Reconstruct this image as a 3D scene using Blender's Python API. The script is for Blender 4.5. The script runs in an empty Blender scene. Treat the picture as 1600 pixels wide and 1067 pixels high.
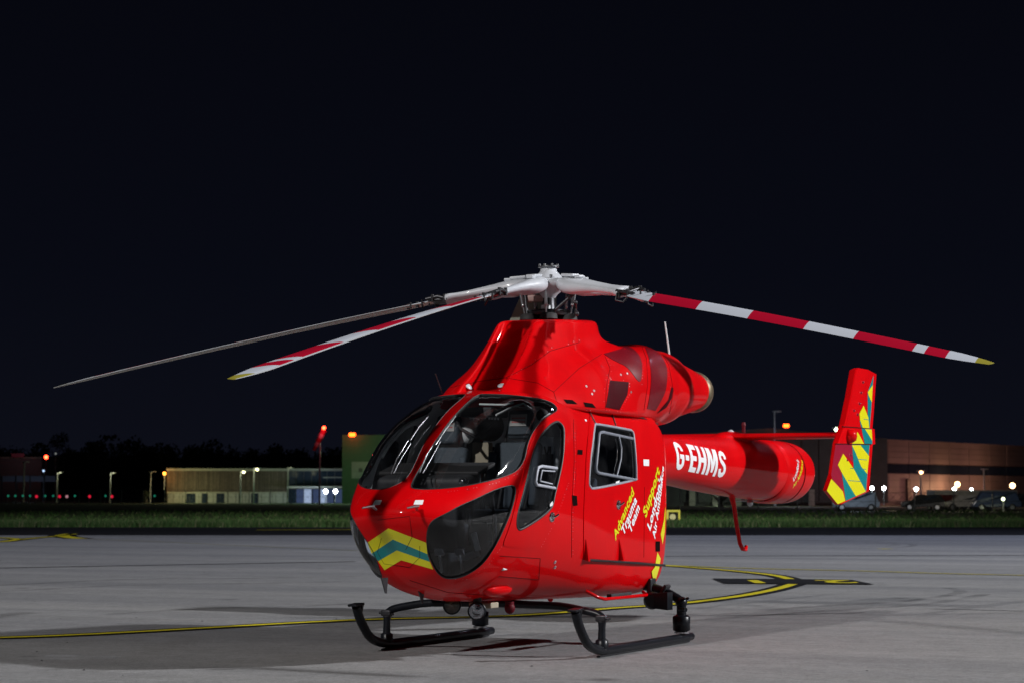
import bpy, bmesh, math, random
import numpy as np
from mathutils import Vector, Matrix
from mathutils.bvhtree import BVHTree
from mathutils.geometry import delaunay_2d_cdt
random.seed(7); R = math.radians
S = bpy.context.scene; C = S.collection

# ------------------------------------------------------------------ camera
CP = np.array([19.671, 8.901, 1.449]); YAW = 3.5831241; PIT = .069008; FPX = 3458.75
FW = np.array([math.cos(YAW)*math.cos(PIT), math.sin(YAW)*math.cos(PIT), math.sin(PIT)])
RT = np.array([math.sin(YAW), -math.cos(YAW), 0.0]); UP = np.cross(RT, FW)
cd = bpy.data.cameras.new('camera'); cam = bpy.data.objects.new('camera', cd); C.objects.link(cam)
M = Matrix([[RT[0], UP[0], -FW[0], CP[0]], [RT[1], UP[1], -FW[1], CP[1]], [RT[2], UP[2], -FW[2], CP[2]], [0, 0, 0, 1]])
cam.matrix_world = M
cd.sensor_width = 36; cd.lens = FPX/1600*36; cd.clip_end = 6000; cd.clip_start = .1
cd.dof.use_dof = True; cd.dof.focus_distance = 21.0; cd.dof.aperture_fstop = 4.0
S.camera = cam

# ------------------------------------------------------------------ world (clear night sky)
W = bpy.data.worlds.new('World'); S.world = W; W.use_nodes = True
nt = W.node_tree; nt.nodes.clear()
out = nt.nodes.new('ShaderNodeOutputWorld'); bg = nt.nodes.new('ShaderNodeBackground')
tc = nt.nodes.new('ShaderNodeTexCoord'); sep = nt.nodes.new('ShaderNodeSeparateXYZ'); cr = nt.nodes.new('ShaderNodeValToRGB')
nt.links.new(tc.outputs['Generated'], sep.inputs[0]); nt.links.new(sep.outputs['Z'], cr.inputs[0])
nt.links.new(cr.outputs[0], bg.inputs[0]); nt.links.new(bg.outputs[0], out.inputs[0])
e = cr.color_ramp.elements
e[0].position = 0.0; e[0].color = (.0040, .0046, .0088, 1)
e[1].position = .30; e[1].color = (.0015, .0017, .0035, 1)
m_ = e.new(.10); m_.color = (.0025, .0030, .0063, 1)
bg.inputs[1].default_value = 1.0

# ------------------------------------------------------------------ apron floodlights (high masts outside the picture)
def flood(name, az, el, dist, power, col, target=(0, 0, 1.2), radius=.9, cone=70):
    l = bpy.data.lights.new(name, 'SPOT'); l.energy = power; l.color = col; l.shadow_soft_size = radius
    l.spot_size = R(cone); l.spot_blend = .6
    o = bpy.data.objects.new(name, l); C.objects.link(o)
    d = Vector((math.cos(R(az))*math.cos(R(el)), math.sin(R(az))*math.cos(R(el)), math.sin(R(el))))
    o.location = Vector(target)+d*dist
    o.rotation_euler = (-d).to_track_quat('-Z', 'Y').to_euler()
    return o
flood('apron_floodlight', -9, 32, 58, 80000, (1.0, .97, .95), cone=95)
flood('apron_floodlight', 112, 28, 62, 190000, (.97, .975, 1.0), cone=95)
flood('apron_floodlight', 125, 45, 60, 70000, (.68, .75, 1.0), target=(-46, -22, 0), radius=1.0, cone=84).data.spot_blend = 1

S.view_settings.view_transform = 'Standard'; S.view_settings.look = 'None'
S.view_settings.exposure = 0; S.view_settings.gamma = 1; S.view_settings.use_curve_mapping = False
S.render.engine = 'CYCLES'

# ------------------------------------------------------------------ materials
def mat(name, col, rough=.5, metal=0, coat=0, noise=0, nscale=20, bump=0, bscale=60, spec=.5, emit=None, estr=0, rvar=0):
    m = bpy.data.materials.new(name); m.use_nodes = True; n = m.node_tree; b = n.nodes['Principled BSDF']
    b.inputs['Base Color'].default_value = (*col, 1); b.inputs['Roughness'].default_value = rough
    b.inputs['Metallic'].default_value = metal; b.inputs['Coat Weight'].default_value = coat
    b.inputs['Coat Roughness'].default_value = .04; b.inputs['Specular IOR Level'].default_value = spec
    t = n.nodes.new('ShaderNodeTexCoord')
    if noise:
        x = n.nodes.new('ShaderNodeTexNoise'); x.inputs['Scale'].default_value = nscale; x.inputs['Detail'].default_value = 6
        x.inputs['Roughness'].default_value = .65
        n.links.new(t.outputs['Object'], x.inputs['Vector'])
        mx = n.nodes.new('ShaderNodeMix'); mx.data_type = 'RGBA'
        mr = n.nodes.new('ShaderNodeMapRange'); mr.inputs[1].default_value = .3; mr.inputs[2].default_value = .7
        n.links.new(x.outputs[0], mr.inputs[0]); n.links.new(mr.outputs[0], mx.inputs[0])
        mx.inputs[6].default_value = (*[c*(1-noise) for c in col], 1); mx.inputs[7].default_value = (*[min(1, c*(1+noise)) for c in col], 1)
        n.links.new(mx.outputs[2], b.inputs['Base Color'])
        if rvar:
            m2 = n.nodes.new('ShaderNodeMapRange'); m2.inputs[3].default_value = rough-rvar; m2.inputs[4].default_value = rough+rvar
            n.links.new(mr.outputs[0], m2.inputs[0]); n.links.new(m2.outputs[0], b.inputs['Roughness'])
    if bump:
        x2 = n.nodes.new('ShaderNodeTexNoise'); x2.inputs['Scale'].default_value = bscale; x2.inputs['Detail'].default_value = 4
        n.links.new(t.outputs['Object'], x2.inputs['Vector'])
        bp = n.nodes.new('ShaderNodeBump'); bp.inputs['Strength'].default_value = bump; bp.inputs['Distance'].default_value = .01
        n.links.new(x2.outputs[0], bp.inputs['Height']); n.links.new(bp.outputs[0], b.inputs['Normal'])
    if emit:
        b.inputs['Emission Color'].default_value = (*emit, 1); b.inputs['Emission Strength'].default_value = estr
    return m
RED = mat('red_paint', (.60, .0010, .003), .45, coat=.36, noise=.08, nscale=2.2, spec=.03, rvar=.05)
REDD = mat('dark_red_mesh', (.10, .002, .008), .55, noise=.3, nscale=90, spec=.2)
MAROON = mat('maroon_paint', (.36, .004, .03), .35, coat=.6)
WHITE = mat('white_paint', (.52, .54, .58), .4, coat=.3, noise=.06, nscale=9)
WHITET = mat('white_print', (.85, .85, .86), .4)
YEL = mat('yellow_film', (.80, .74, .005), .35, coat=.4)
TEAL = mat('green_film', (.0, .23, .24), .35, coat=.4)
BLK = mat('black_paint', (.006, .007, .010), .35, noise=.5, nscale=30, spec=.25)
RUB = mat('black_rubber', (.012, .012, .013), .7)
DKM = mat('dark_metal', (.05, .05, .055), .4, metal=.7, noise=.4, nscale=40)
STEEL = mat('steel', (.45, .46, .48), .3, metal=1, noise=.2, nscale=30)
CHROME = mat('chrome', (.8, .8, .82), .08, metal=1)
EXH = mat('exhaust_metal', (.22, .17, .11), .45, metal=.8, noise=.4, nscale=15)
GREYU = mat('blade_underside_paint', (.62, .60, .55), .5, noise=.12, nscale=12)
BLU = mat('blade_abrasion_strip', (.42, .44, .46), .45, metal=.2)
PRIMER = mat('grey_green_primer', (.17, .18, .14), .55, noise=.15, nscale=14)
TRIM = mat('interior_trim', (.66, .69, .70), .7, noise=.12, nscale=6, bump=.2)
TRIMD = mat('interior_dark', (.02, .021, .024), .65, noise=.3, nscale=20)
SEATM = mat('seat_fabric', (.05, .066, .082), .8, noise=.15, nscale=60, bump=.3, bscale=200)
SEAL = mat('window_seal', (.30, .31, .36), .5)
SEALB = mat('black_seal', (.02, .02, .022), .5)
BEIGE = mat('beige_trim', (.34, .30, .22), .7)
SEAM = mat('panel_seam', (.05, .0005, .001), .7, spec=.1)
REDLINE = mat('red_print', (.5, .03, .03), .5)
def glass(name, tint, refl=1.0, dirt=0):
    m = bpy.data.materials.new(name); m.use_nodes = True; n = m.node_tree; n.nodes.clear()
    o = n.nodes.new('ShaderNodeOutputMaterial'); tr = n.nodes.new('ShaderNodeBsdfTransparent'); gl = n.nodes.new('ShaderNodeBsdfGlossy')
    tr.inputs[0].default_value = (*tint, 1); gl.inputs['Roughness'].default_value = .03; gl.inputs[0].default_value = (refl, refl, refl, 1)
    f = n.nodes.new('ShaderNodeFresnel'); f.inputs[0].default_value = 1.5; mx = n.nodes.new('ShaderNodeMixShader')
    n.links.new(f.outputs[0], mx.inputs[0]); n.links.new(tr.outputs[0], mx.inputs[1]); n.links.new(gl.outputs[0], mx.inputs[2])
    last = mx
    if dirt:
        df = n.nodes.new('ShaderNodeBsdfDiffuse'); df.inputs[0].default_value = (.35, .36, .38, 1)
        ns = n.nodes.new('ShaderNodeTexNoise'); ns.inputs['Scale'].default_value = 3; ns.inputs['Detail'].default_value = 8
        t = n.nodes.new('ShaderNodeTexCoord'); n.links.new(t.outputs['Object'], ns.inputs['Vector'])
        mr = n.nodes.new('ShaderNodeMapRange'); mr.inputs[1].default_value = .4; mr.inputs[2].default_value = .8
        mr.inputs[3].default_value = 0; mr.inputs[4].default_value = dirt
        n.links.new(ns.outputs[0], mr.inputs[0])
        m2 = n.nodes.new('ShaderNodeMixShader'); n.links.new(mr.outputs[0], m2.inputs[0])
        n.links.new(mx.outputs[0], m2.inputs[1]); n.links.new(df.outputs[0], m2.inputs[2]); last = m2
    n.links.new(last.outputs[0], o.inputs[0]); return m
GLS = glass('windscreen_glass', (.93, .94, .95), dirt=.015)
GLD = glass('tinted_glass', (.52, .55, .60), dirt=.05)
def emis(name, col, st):
    m = bpy.data.materials.new(name); m.use_nodes = True; n = m.node_tree; n.nodes.clear()
    o = n.nodes.new('ShaderNodeOutputMaterial'); em = n.nodes.new('ShaderNodeEmission')
    em.inputs[0].default_value = (*col, 1); em.inputs[1].default_value = st; n.links.new(em.outputs[0], o.inputs[0]); return m

# ------------------------------------------------------------------ mesh helpers
def link(name, me, parent=None, mats=(), **kw):
    o = bpy.data.objects.new(name, me); C.objects.link(o)
    for m in (mats if isinstance(mats, (list, tuple)) else [mats]): me.materials.append(m)
    if parent is not None: o.parent = parent
    for k, v in kw.items(): o[k] = v
    return o
def thing(name, label, cat, loc=(0, 0, 0), rz=0, group=None):
    o = bpy.data.objects.new(name, None); C.objects.link(o); o.location = loc; o.rotation_euler = (0, 0, rz)
    o.empty_display_size = .3; o['label'] = label; o['category'] = cat
    if group: o['group'] = group
    return o
class MB:
    def __init__(s): s.v = []; s.f = []; s.sm = []; s.mi = []
    def add(s, vs, fs, smooth=False, mi=0):
        b = len(s.v); s.v += [tuple(map(float, x)) for x in vs]; s.f += [tuple(b+i for i in f) for f in fs]
        s.sm += [smooth]*len(fs); s.mi += [mi]*len(fs); return s
    def box(s, c, d, rot=None, mi=0, bev=0):
        hx, hy, hz = d[0]/2, d[1]/2, d[2]/2
        if bev:
            bm = bmesh.new(); bmesh.ops.create_cube(bm, size=1)
            for v in bm.verts: v.co = Vector((v.co.x*d[0], v.co.y*d[1], v.co.z*d[2]))
            bmesh.ops.bevel(bm, geom=bm.edges[:], offset=bev, segments=3, profile=.6, affect='EDGES')
            vs = [v.co.copy() for v in bm.verts]; bm.verts.index_update(); fs = [[v.index for v in f.verts] for f in bm.faces]; bm.free()
        else:
            vs = [Vector((x*hx, y*hy, z*hz)) for x in (-1, 1) for y in (-1, 1) for z in (-1, 1)]
            fs = [(0, 1, 3, 2), (4, 6, 7, 5), (0, 4, 5, 1), (2, 3, 7, 6), (0, 2, 6, 4), (1, 5, 7, 3)]
        if rot is not None: vs = [rot @ v for v in vs]
        return s.add([v+Vector(c) for v in vs], fs, bool(bev), mi)
    def tube(s, pts, r, n=12, mi=0, closed=False, caps=True, flat=1.0):
        P = [Vector(p) for p in pts]; m = len(P); rr = r if isinstance(r, (list, tuple)) else [r]*m
        vs = []; pu = None
        for i, p in enumerate(P):
            a = P[(i-1) % m] if (i > 0 or closed) else p; b = P[(i+1) % m] if (i < m-1 or closed) else p
            t = (b-a)
            t = t.normalized() if t.length > 1e-9 else Vector((1, 0, 0))
            if pu is None: pu = t.orthogonal().normalized() if abs(t.z) > .95 else (Vector((0, 0, 1))-t*t.z).normalized()
            u = (pu-t*pu.dot(t)).normalized(); pu = u; w = t.cross(u)
            for k in range(n):
                an = 2*math.pi*k/n; vs.append(p+(u*math.cos(an)*flat+w*math.sin(an))*rr[i])
        fs = []
        for i in range(m if closed else m-1):
            j = (i+1) % m
            for k in range(n): fs.append((i*n+k, i*n+(k+1) % n, j*n+(k+1) % n, j*n+k))
        s.add(vs, fs, True, mi)
        if caps and not closed:
            s.add(vs[:n], [tuple(reversed(range(n)))], False, mi); s.add(vs[-n:], [tuple(range(n))], False, mi)
        return s
    def lathe(s, prof, o, ax, n=32, mi=0, smooth=True, cap=True):
        o = Vector(o); ax = Vector(ax).normalized(); u = ax.orthogonal().normalized(); w = ax.cross(u); vs = []
        for (h, r) in prof:
            for k in range(n):
                a = 2*math.pi*k/n; vs.append(o+ax*h+(u*math.cos(a)+w*math.sin(a))*r)
        fs = [(i*n+k, i*n+(k+1) % n, (i+1)*n+(k+1) % n, (i+1)*n+k) for i in range(len(prof)-1) for k in range(n)]
        s.add(vs, fs, smooth, mi)
        if cap:
            if prof[0][1] > 1e-4: s.add(vs[:n], [tuple(reversed(range(n)))], False, mi)
            if prof[-1][1] > 1e-4: s.add(vs[-n:], [tuple(range(n))], False, mi)
        return s
    def sphere(s, c, r, n=16, mi=0, sc=(1, 1, 1)):
        vs = []; fs = []; m = n//2
        for i in range(m+1):
            th = math.pi*i/m
            for k in range(n):
                a = 2*math.pi*k/n; vs.append((c[0]+r*sc[0]*math.sin(th)*math.cos(a), c[1]+r*sc[1]*math.sin(th)*math.sin(a), c[2]+r*sc[2]*math.cos(th)))
        for i in range(m):
            for k in range(n): fs.append((i*n+k, (i+1)*n+k, (i+1)*n+(k+1) % n, i*n+(k+1) % n))
        return s.add(vs, fs, True, mi)
    def mesh(s, name='m'):
        me = bpy.data.meshes.new(name); me.from_pydata(s.v, [], s.f)
        me.polygons.foreach_set('use_smooth', s.sm); me.polygons.foreach_set('material_index', s.mi); me.update(); return me
    def build(s, name, mats, parent=None, **kw): return link(name, s.mesh(name), parent, mats, **kw)
def mirror_mesh(me, name=None):
    m = me.copy()
    co = np.empty(len(m.vertices)*3); m.vertices.foreach_get('co', co); co = co.reshape(-1, 3); co[:, 1] *= -1
    m.vertices.foreach_set('co', co.ravel()); m.flip_normals(); m.update(); return m
def mirrored(o, **kw):
    c = o.copy(); c.data = mirror_mesh(o.data); C.objects.link(c)
    for k, v in kw.items(): c[k] = v
    return c
def pchip(xs, ys):
    xs = np.array(xs, float); ys = np.array(ys, float)
    if xs[0] > xs[-1]: xs = xs[::-1]; ys = ys[::-1]
    h = np.diff(xs); d = np.diff(ys)/h; m = np.zeros_like(ys); m[0] = d[0]; m[-1] = d[-1]
    for i in range(1, len(xs)-1):
        if d[i-1]*d[i] > 0:
            w1 = 2*h[i]+h[i-1]; w2 = h[i]+2*h[i-1]; m[i] = (w1+w2)/(w1/d[i-1]+w2/d[i])
    def f(x):
        x = np.clip(x, xs[0], xs[-1]); i = np.clip(np.searchsorted(xs, x)-1, 0, len(xs)-2); t = (x-xs[i])/h[i]
        return ((1+2*t)*(1-t)**2*ys[i]+t*(1-t)**2*h[i]*m[i]+t*t*(3-2*t)*ys[i+1]+t*t*(t-1)*h[i]*m[i+1])
    return f
def rayd(u, v): return Vector((FW+RT*(u-800)/FPX-UP*(v-533.5)/FPX).tolist()).normalized()
CPV = Vector(CP.tolist())
def onplane(u, v, ax, val):
    d = rayd(u, v); t = (val-CPV[ax])/d[ax]; return CPV+d*t
def ground(u, v, z=0): return onplane(u, v, 2, z)

class Surf:
    """smooth surface to lay windows, doors and print on"""
    def __init__(s, V, F):
        s.V = [Vector(v) for v in V]; s.F = F
        s.bvh = BVHTree.FromPolygons(s.V, F); N = [Vector() for _ in V]
        for f in F:
            a = s.V[f[0]]; n = Vector()
            for i in range(1, len(f)-1): n += (s.V[f[i]]-a).cross(s.V[f[i+1]]-a)
            for i in f: N[i] += n
        s.N = [n.normalized() if n.length > 0 else Vector((0, 0, 1)) for n in N]
    def nat(s, p, idx):
        f = s.F[idx]; w = [1/((s.V[i]-p).length_squared+1e-8) for i in f]; n = Vector()
        for i, x in zip(f, w): n += s.N[i]*x
        return n.normalized()
    def near(s, p):
        l, n, i, d = s.bvh.find_nearest(Vector(p)); return l, s.nat(l, i), d
    def px(s, u, v, clampn=True):
        d = rayd(u, v); l, n, i, dd = s.bvh.ray_cast(CPV, d)
        if l is None:
            # graze: nearest surface point to the ray at closest approach
            best = None
            for t in np.linspace(16, 30, 57):
                q = CPV+d*t; l2, n2, i2, d2 = s.bvh.find_nearest(q)
                if best is None or d2 < best[0]: best = (d2, l2, i2)
            return best[1], s.nat(best[1], best[2])
        return l, s.nat(l, i)
    def cast(s, o, d):
        l, n, i, dd = s.bvh.ray_cast(Vector(o), Vector(d).normalized())
        if l is None: l, n, dd = s.near(o); return l, n
        return l, s.nat(l, i)
def setnormals(me, ns):
    me.normals_split_custom_set_from_vertices([tuple(n) for n in ns])
def smooth_poly(P, sub=3, sharp=()):
    P = [np.array(p, float) for p in P]; n = len(P); o = []
    for i in range(n):
        p0, p1, p2, p3 = P[i-1], P[i], P[(i+1) % n], P[(i+2) % n]
        if i in sharp: p0 = p1
        if (i+1) % n in sharp: p3 = p2
        for k in range(sub):
            t = k/sub; o.append(.5*((2*p1)+(-p0+p2)*t+(2*p0-5*p1+4*p2-p3)*t*t+(-p0+3*p1-3*p2+p3)*t**3))
    return o
def resample(P, step, closed=True):
    o = []; n = len(P)
    for i in range(n if closed else n-1):
        a = np.array(P[i], float); b = np.array(P[(i+1) % n], float); k = max(1, int(np.ceil(np.linalg.norm(b-a)/step)))
        for j in range(k): o.append(a+(b-a)*j/k)
    if not closed: o.append(np.array(P[-1], float))
    return o
def inside(p, P):
    c = False; n = len(P); j = n-1
    for i in range(n):
        if (P[i][1] > p[1]) != (P[j][1] > p[1]) and p[0] < (P[j][0]-P[i][0])*(p[1]-P[i][1])/(P[j][1]-P[i][1])+P[i][0]: c = not c
        j = i
    return c
def cdt(P, step, holes=()):
    """triangulate a 2D outline with interior points"""
    P = resample(P, step); vs = [Vector(p) for p in P]; ed = [(i, (i+1) % len(P)) for i in range(len(P))]
    HH = []
    for H in holes:
        H = resample(H, step); b = len(vs); vs += [Vector(p) for p in H]; ed += [(b+i, b+(i+1) % len(H)) for i in range(len(H))]; HH.append(H)
    A = np.array(P); mn = A.min(0); mx = A.max(0); allb = np.array([tuple(v) for v in vs])
    y = mn[1]+step/2; row = 0
    while y < mx[1]:
        x = mn[0]+step*(.5+.5*(row % 2))
        while x < mx[0]:
            if inside((x, y), P) and not any(inside((x, y), H) for H in HH) and np.min(np.hypot(allb[:, 0]-x, allb[:, 1]-y)) > step*.5: vs.append(Vector((x, y)))
            x += step
        y += step*.87; row += 1
    ov, oe, of, _, _, _ = delaunay_2d_cdt(vs, ed, [], 0, 1e-5)
    F = []
    for f in of:
        c = sum((ov[i] for i in f), Vector((0, 0)))/len(f)
        if inside(c, P) and not any(inside(c, H) for H in HH):
            a, b, d = ov[f[0]], ov[f[1]], ov[f[2]]
            F.append(tuple(f) if (b-a).cross(d-a) < 0 else tuple(reversed(f)))   # pixel y runs down
    return [tuple(v) for v in ov], F
def boundary(F):
    E = {}
    for f in F:
        for i in range(len(f)):
            e_ = (f[i], f[(i+1) % len(f)]); E[e_] = 1
    return [e_ for e_ in E if (e_[1], e_[0]) not in E]
def lay(V2, F, surf, mapper, off=0.0, thick=0.0, name='patch'):
    """put a 2D triangulation on a surface; thick>0 gives it walls down into the surface"""
    L = [mapper(p) for p in V2]; top = [l+n*off for l, n in L]; ns = [n for l, n in L]
    # winding check
    f = F[len(F)//2]; g = (top[f[1]]-top[f[0]]).cross(top[f[2]]-top[f[0]])
    if g.dot(ns[f[0]]) < 0: F = [tuple(reversed(f)) for f in F]
    V = list(top); FF = list(F); NN = list(ns); sm = [True]*len(F)
    if thick:
        bd = boundary(F); k = len(V); idx = {}
        def dupv(i, lvl):
            if (i, lvl) not in idx:
                idx[(i, lvl)] = len(V); V.append(L[i][0]+ns[i]*(off-(thick if lvl else 0))); NN.append(ns[i])
            return idx[(i, lvl)]
        for a, b in bd:
            FF.append((dupv(b, 0), dupv(a, 0), dupv(a, 1), dupv(b, 1))); sm.append(False)
    me = bpy.data.meshes.new(name); me.from_pydata([tuple(v) for v in V], [], FF)
    me.polygons.foreach_set('use_smooth', sm); me.update()
    ln = []
    nt_ = len(F)
    for p in me.polygons:
        for vi in p.vertices: ln.append(tuple(NN[vi]) if p.index < nt_ else tuple(p.normal))
    me.normals_split_custom_set(ln)
    return me
def pxpatch(P, surf, off=.002, thick=0, step=5, holes=(), name='patch'):
    V2, F = cdt(P, step, holes); return lay(V2, F, surf, lambda p: surf.px(p[0], p[1]), off, thick, name)
def cutter(P, surf, up, dn, step=6):
    V2, F = cdt(P, step); L = [surf.px(*p) for p in V2]
    top = [l+n*up for l, n in L]; bot = [l-n*dn for l, n in L]
    f = F[len(F)//2]; g = (top[f[1]]-top[f[0]]).cross(top[f[2]]-top[f[0]])
    if g.dot(L[f[0]][1]) < 0: F = [tuple(reversed(f)) for f in F]
    k = len(top); FF = list(F)+[tuple(i+k for i in reversed(f)) for f in F]
    for a, b in boundary(F): FF.append((b, a, a+k, b+k))
    return [tuple(v) for v in top+bot], FF
def pxline(P, surf, r=.002, off=.001, step=5, n=6, closed=False, mb=None, mi=0):
    Q = resample(P, step, closed); mb = mb or MB()
    return mb.tube([l+n_*off for l, n_ in (surf.px(*q) for q in Q)], r, n, mi, closed)

# ------------------------------------------------------------------ ground
def ground_mat():
    m = bpy.data.materials.new('apron_concrete'); m.use_nodes = True; n = m.node_tree; b = n.nodes['Principled BSDF']
    t = n.nodes.new('ShaderNodeTexCoord')
    def noise(sc, det=6, ro=.6, vec=None):
        x = n.nodes.new('ShaderNodeTexNoise'); x.inputs['Scale'].default_value = sc; x.inputs['Detail'].default_value = det; x.inputs['Roughness'].default_value = ro
        n.links.new(vec or t.outputs['Object'], x.inputs['Vector']); return x
    mp = n.nodes.new('ShaderNodeMapping'); mp.inputs['Rotation'].default_value = (0, 0, -YAW); mp.inputs['Scale'].default_value = (1, .12, 1)
    n.links.new(t.outputs['Object'], mp.inputs[0])
    a = noise(.35, 8, .65, mp.outputs[0]); g = noise(60, 3, .8); s_ = noise(2.2, 8, .7); w = noise(1.1, 6, .7, mp.outputs[0])
    r1 = n.nodes.new('ShaderNodeValToRGB'); r1.color_ramp.elements[0].position = .3; r1.color_ramp.elements[1].position = .72
    r1.color_ramp.elements[0].color = (.165, .167, .176, 1); r1.color_ramp.elements[1].color = (.262, .26, .257, 1)
    n.links.new(a.outputs[0], r1.inputs[0])
    def mul(c, x, lo, hi, p0=.3, p1=.7):
        mr = n.nodes.new('ShaderNodeMapRange'); mr.inputs[1].default_value = p0; mr.inputs[2].default_value = p1; mr.inputs[3].default_value = lo; mr.inputs[4].default_value = hi
        n.links.new(x, mr.inputs[0]); mx = n.nodes.new('ShaderNodeMix'); mx.data_type = 'RGBA'; mx.blend_type = 'MULTIPLY'; mx.inputs[0].default_value = 1
        n.links.new(c, mx.inputs[6]); n.links.new(mr.outputs[0], mx.inputs[7]); return mx.outputs[2]
    c = mul(r1.outputs[0], g.outputs[0], .72, 1.25); c = mul(c, s_.outputs[0], .86, 1.08); c = mul(c, w.outputs[0], .85, 1.1)
    vo = n.nodes.new('ShaderNodeTexVoronoi'); vo.inputs['Scale'].default_value = .55; n.links.new(t.outputs['Object'], vo.inputs['Vector'])
    c = mul(c, vo.outputs['Distance'], .55, 1.0, .03, .10)
    vc_ = n.nodes.new('ShaderNodeTexVoronoi'); vc_.inputs['Scale'].default_value = 25; n.links.new(t.outputs['Object'], vc_.inputs['Vector']); c = mul(c, vc_.outputs['Distance'], .80, 1.06, .05, .5)
    g2 = noise(9, 8, .8); c = mul(c, g2.outputs[0], .80, 1.14, .35, .65); g3 = noise(180, 2, .9); c = mul(c, g3.outputs[0], .62, 1.36, .35, .65)
    n.links.new(c, b.inputs['Base Color']); b.inputs['Roughness'].default_value = .8; b.inputs['Specular IOR Level'].default_value = .2
    bp = n.nodes.new('ShaderNodeBump'); bp.inputs['Strength'].default_value = .5; bp.inputs['Distance'].default_value = .006
    n.links.new(g.outputs[0], bp.inputs['Height']); n.links.new(bp.outputs[0], b.inputs['Normal'])
    return m
CONC = ground_mat()
ASPH = mat('taxiway_asphalt', (.010, .010, .012), .9, noise=.35, nscale=1.5, spec=.1)
def grass_mat():
    m = mat('grass', (.03, .06, .015), .9); n = m.node_tree; b = n.nodes['Principled BSDF']
    t = n.nodes.new('ShaderNodeTexCoord'); x = n.nodes.new('ShaderNodeTexNoise'); x.inputs['Scale'].default_value = .35; x.inputs['Detail'].default_value = 9
    x.inputs['Roughness'].default_value = .75
    n.links.new(t.outputs['Object'], x.inputs['Vector']); r_ = n.nodes.new('ShaderNodeValToRGB')
    r_.color_ramp.elements[0].color = (.018, .045, .010, 1); r_.color_ramp.elements[0].position = .3
    r_.color_ramp.elements[1].color = (.07, .10, .03, 1); r_.color_ramp.elements[1].position = .75
    n.links.new(x.outputs[0], r_.inputs[0]); n.links.new(r_.outputs[0], b.inputs['Base Color']); return m
GRASS = grass_mat()
FWH = Vector((math.cos(YAW), math.sin(YAW), 0)); RTV = Vector(RT.tolist()); C0 = Vector((CP[0], CP[1], 0))
def cf(r, d, z=0): return C0+RTV*r+FWH*d+Vector((0, 0, z))       # ground frame: metres right of and away from the photographer
def sheet(name, quads, m, z, parent=None, **kw):
    b = MB()
    for q in quads: b.add([Vector((p[0], p[1], z)) for p in q], [tuple(range(len(q)))])
    o = b.build(name, m, parent, **kw)
    for p in o.data.polygons:
        if p.normal.z < 0: p.flip()
    return o
sheet('ground', [[cf(-2500, -150), cf(2500, -150), cf(2500, 3500), cf(-2500, 3500)]], GRASS, -.02, kind='structure')
sheet('apron', [[cf(-160, -60), cf(160, -60), cf(160, 80), cf(-160, 80)]], CONC, 0, kind='structure')
sheet('taxiway', [[cf(-400, 80.0), cf(400, 80.0), cf(400, 101), cf(-400, 99.5)]], ASPH, -.006, kind='structure')
sheet('road', [[cf(-300, 200), cf(500, 195), cf(500, 215), cf(-300, 220)]], ASPH, -.012, kind='structure')
LY = mat('line_yellow', (.50, .42, .010), .7, noise=.18, nscale=14, spec=.2)
LK = mat('line_black', (.009, .009, .011), .85, noise=.3, nscale=10, spec=.1)
LW = mat('worn_line', (.20, .18, .07), .8, noise=.3, nscale=6)
JNT = mat('joint_sealant', (.02, .02, .022), .8, noise=.3, nscale=4, spec=.1)
WHL = mat('faint_line', (.40, .40, .42), .8, noise=.2, nscale=4)
def strip(P, w, z, mb, sub=4):
    Q = [ground(*p) for p in P]
    A = [np.array((q.x, q.y)) for q in Q]; L = []
    for i in range(len(A)-1):
        p0 = A[max(i-1, 0)]; p1 = A[i]; p2 = A[i+1]; p3 = A[min(i+2, len(A)-1)]
        for k in range(sub):
            t = k/sub; L.append(.5*((2*p1)+(-p0+p2)*t+(2*p0-5*p1+4*p2-p3)*t*t+(-p0+3*p1-3*p2+p3)*t**3))
    L.append(A[-1]); vs = []
    for i, p in enumerate(L):
        a = L[max(i-1, 0)]; b = L[min(i+1, len(L)-1)]; d = b-a; d = d/(np.linalg.norm(d)+1e-9); nn = np.array((-d[1], d[0]))
        vs += [(*(p+nn*w/2), z), (*(p-nn*w/2), z)]
    fs = [(2*i, 2*i+1, 2*i+3, 2*i+2) for i in range(len(L)-1)]
    # keep normals up
    a, b, c_ = (Vector(vs[k]) for k in fs[0][:3])
    if (b-a).cross(c_-a).z < 0: fs = [tuple(reversed(f)) for f in fs]
    mb.add(vs, fs)
def marking(name, P, wy, wk, **kw):
    k = MB(); strip(P, wk, .004, k); o = k.build(name, LK, kind='structure')
    y = MB(); strip(P, wy, .008, y); y.build('yellow_paint', LY, o); return o
marking('taxi_line', [(-60, 998), (150, 990.5), (545, 969), (800, 962), (960, 950), (1060, 943), (1150, 932), (1205, 922), (1237, 913), (1241, 909), (1232, 904), (1205, 898), (1150, 892), (1090, 887), (1020, 882)], .17, .44)
marking('taxi_line', [(1020, 882), (1180, 888), (1350, 892), (1480, 896), (1660, 900)], .13, .17)
marking('taxi_line', [(-60, 837), (0, 839.5), (22, 841), (28, 842.3), (0, 846), (-60, 848)], .30, .62)
marking('taxi_line', [(28, 843), (60, 839.5), (100, 835.9), (112, 833.4)], .2, .55)
marking('taxi_line', [(112, 833.4), (97, 836), (105, 838.5), (125, 841)], .5, 1.0)
b = MB(); strip([(125, 841), (250, 846), (400, 853), (560, 860)], .11, .006, b); b.build('worn_taxi_line', LW, kind='structure')
b = MB(); strip([(120, 838.8), (330, 841), (560, 842)], .16, .006, b); strip([(1045, 841.5), (1600, 842.5)], .16, .006, b); b.build('faint_white_line', WHL, kind='structure')
b = MB(); strip([(400, 827.3), (480, 827), (560, 826.6)], .7, .004, b); b.build('distant_taxi_line', LY, kind='structure')
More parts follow.
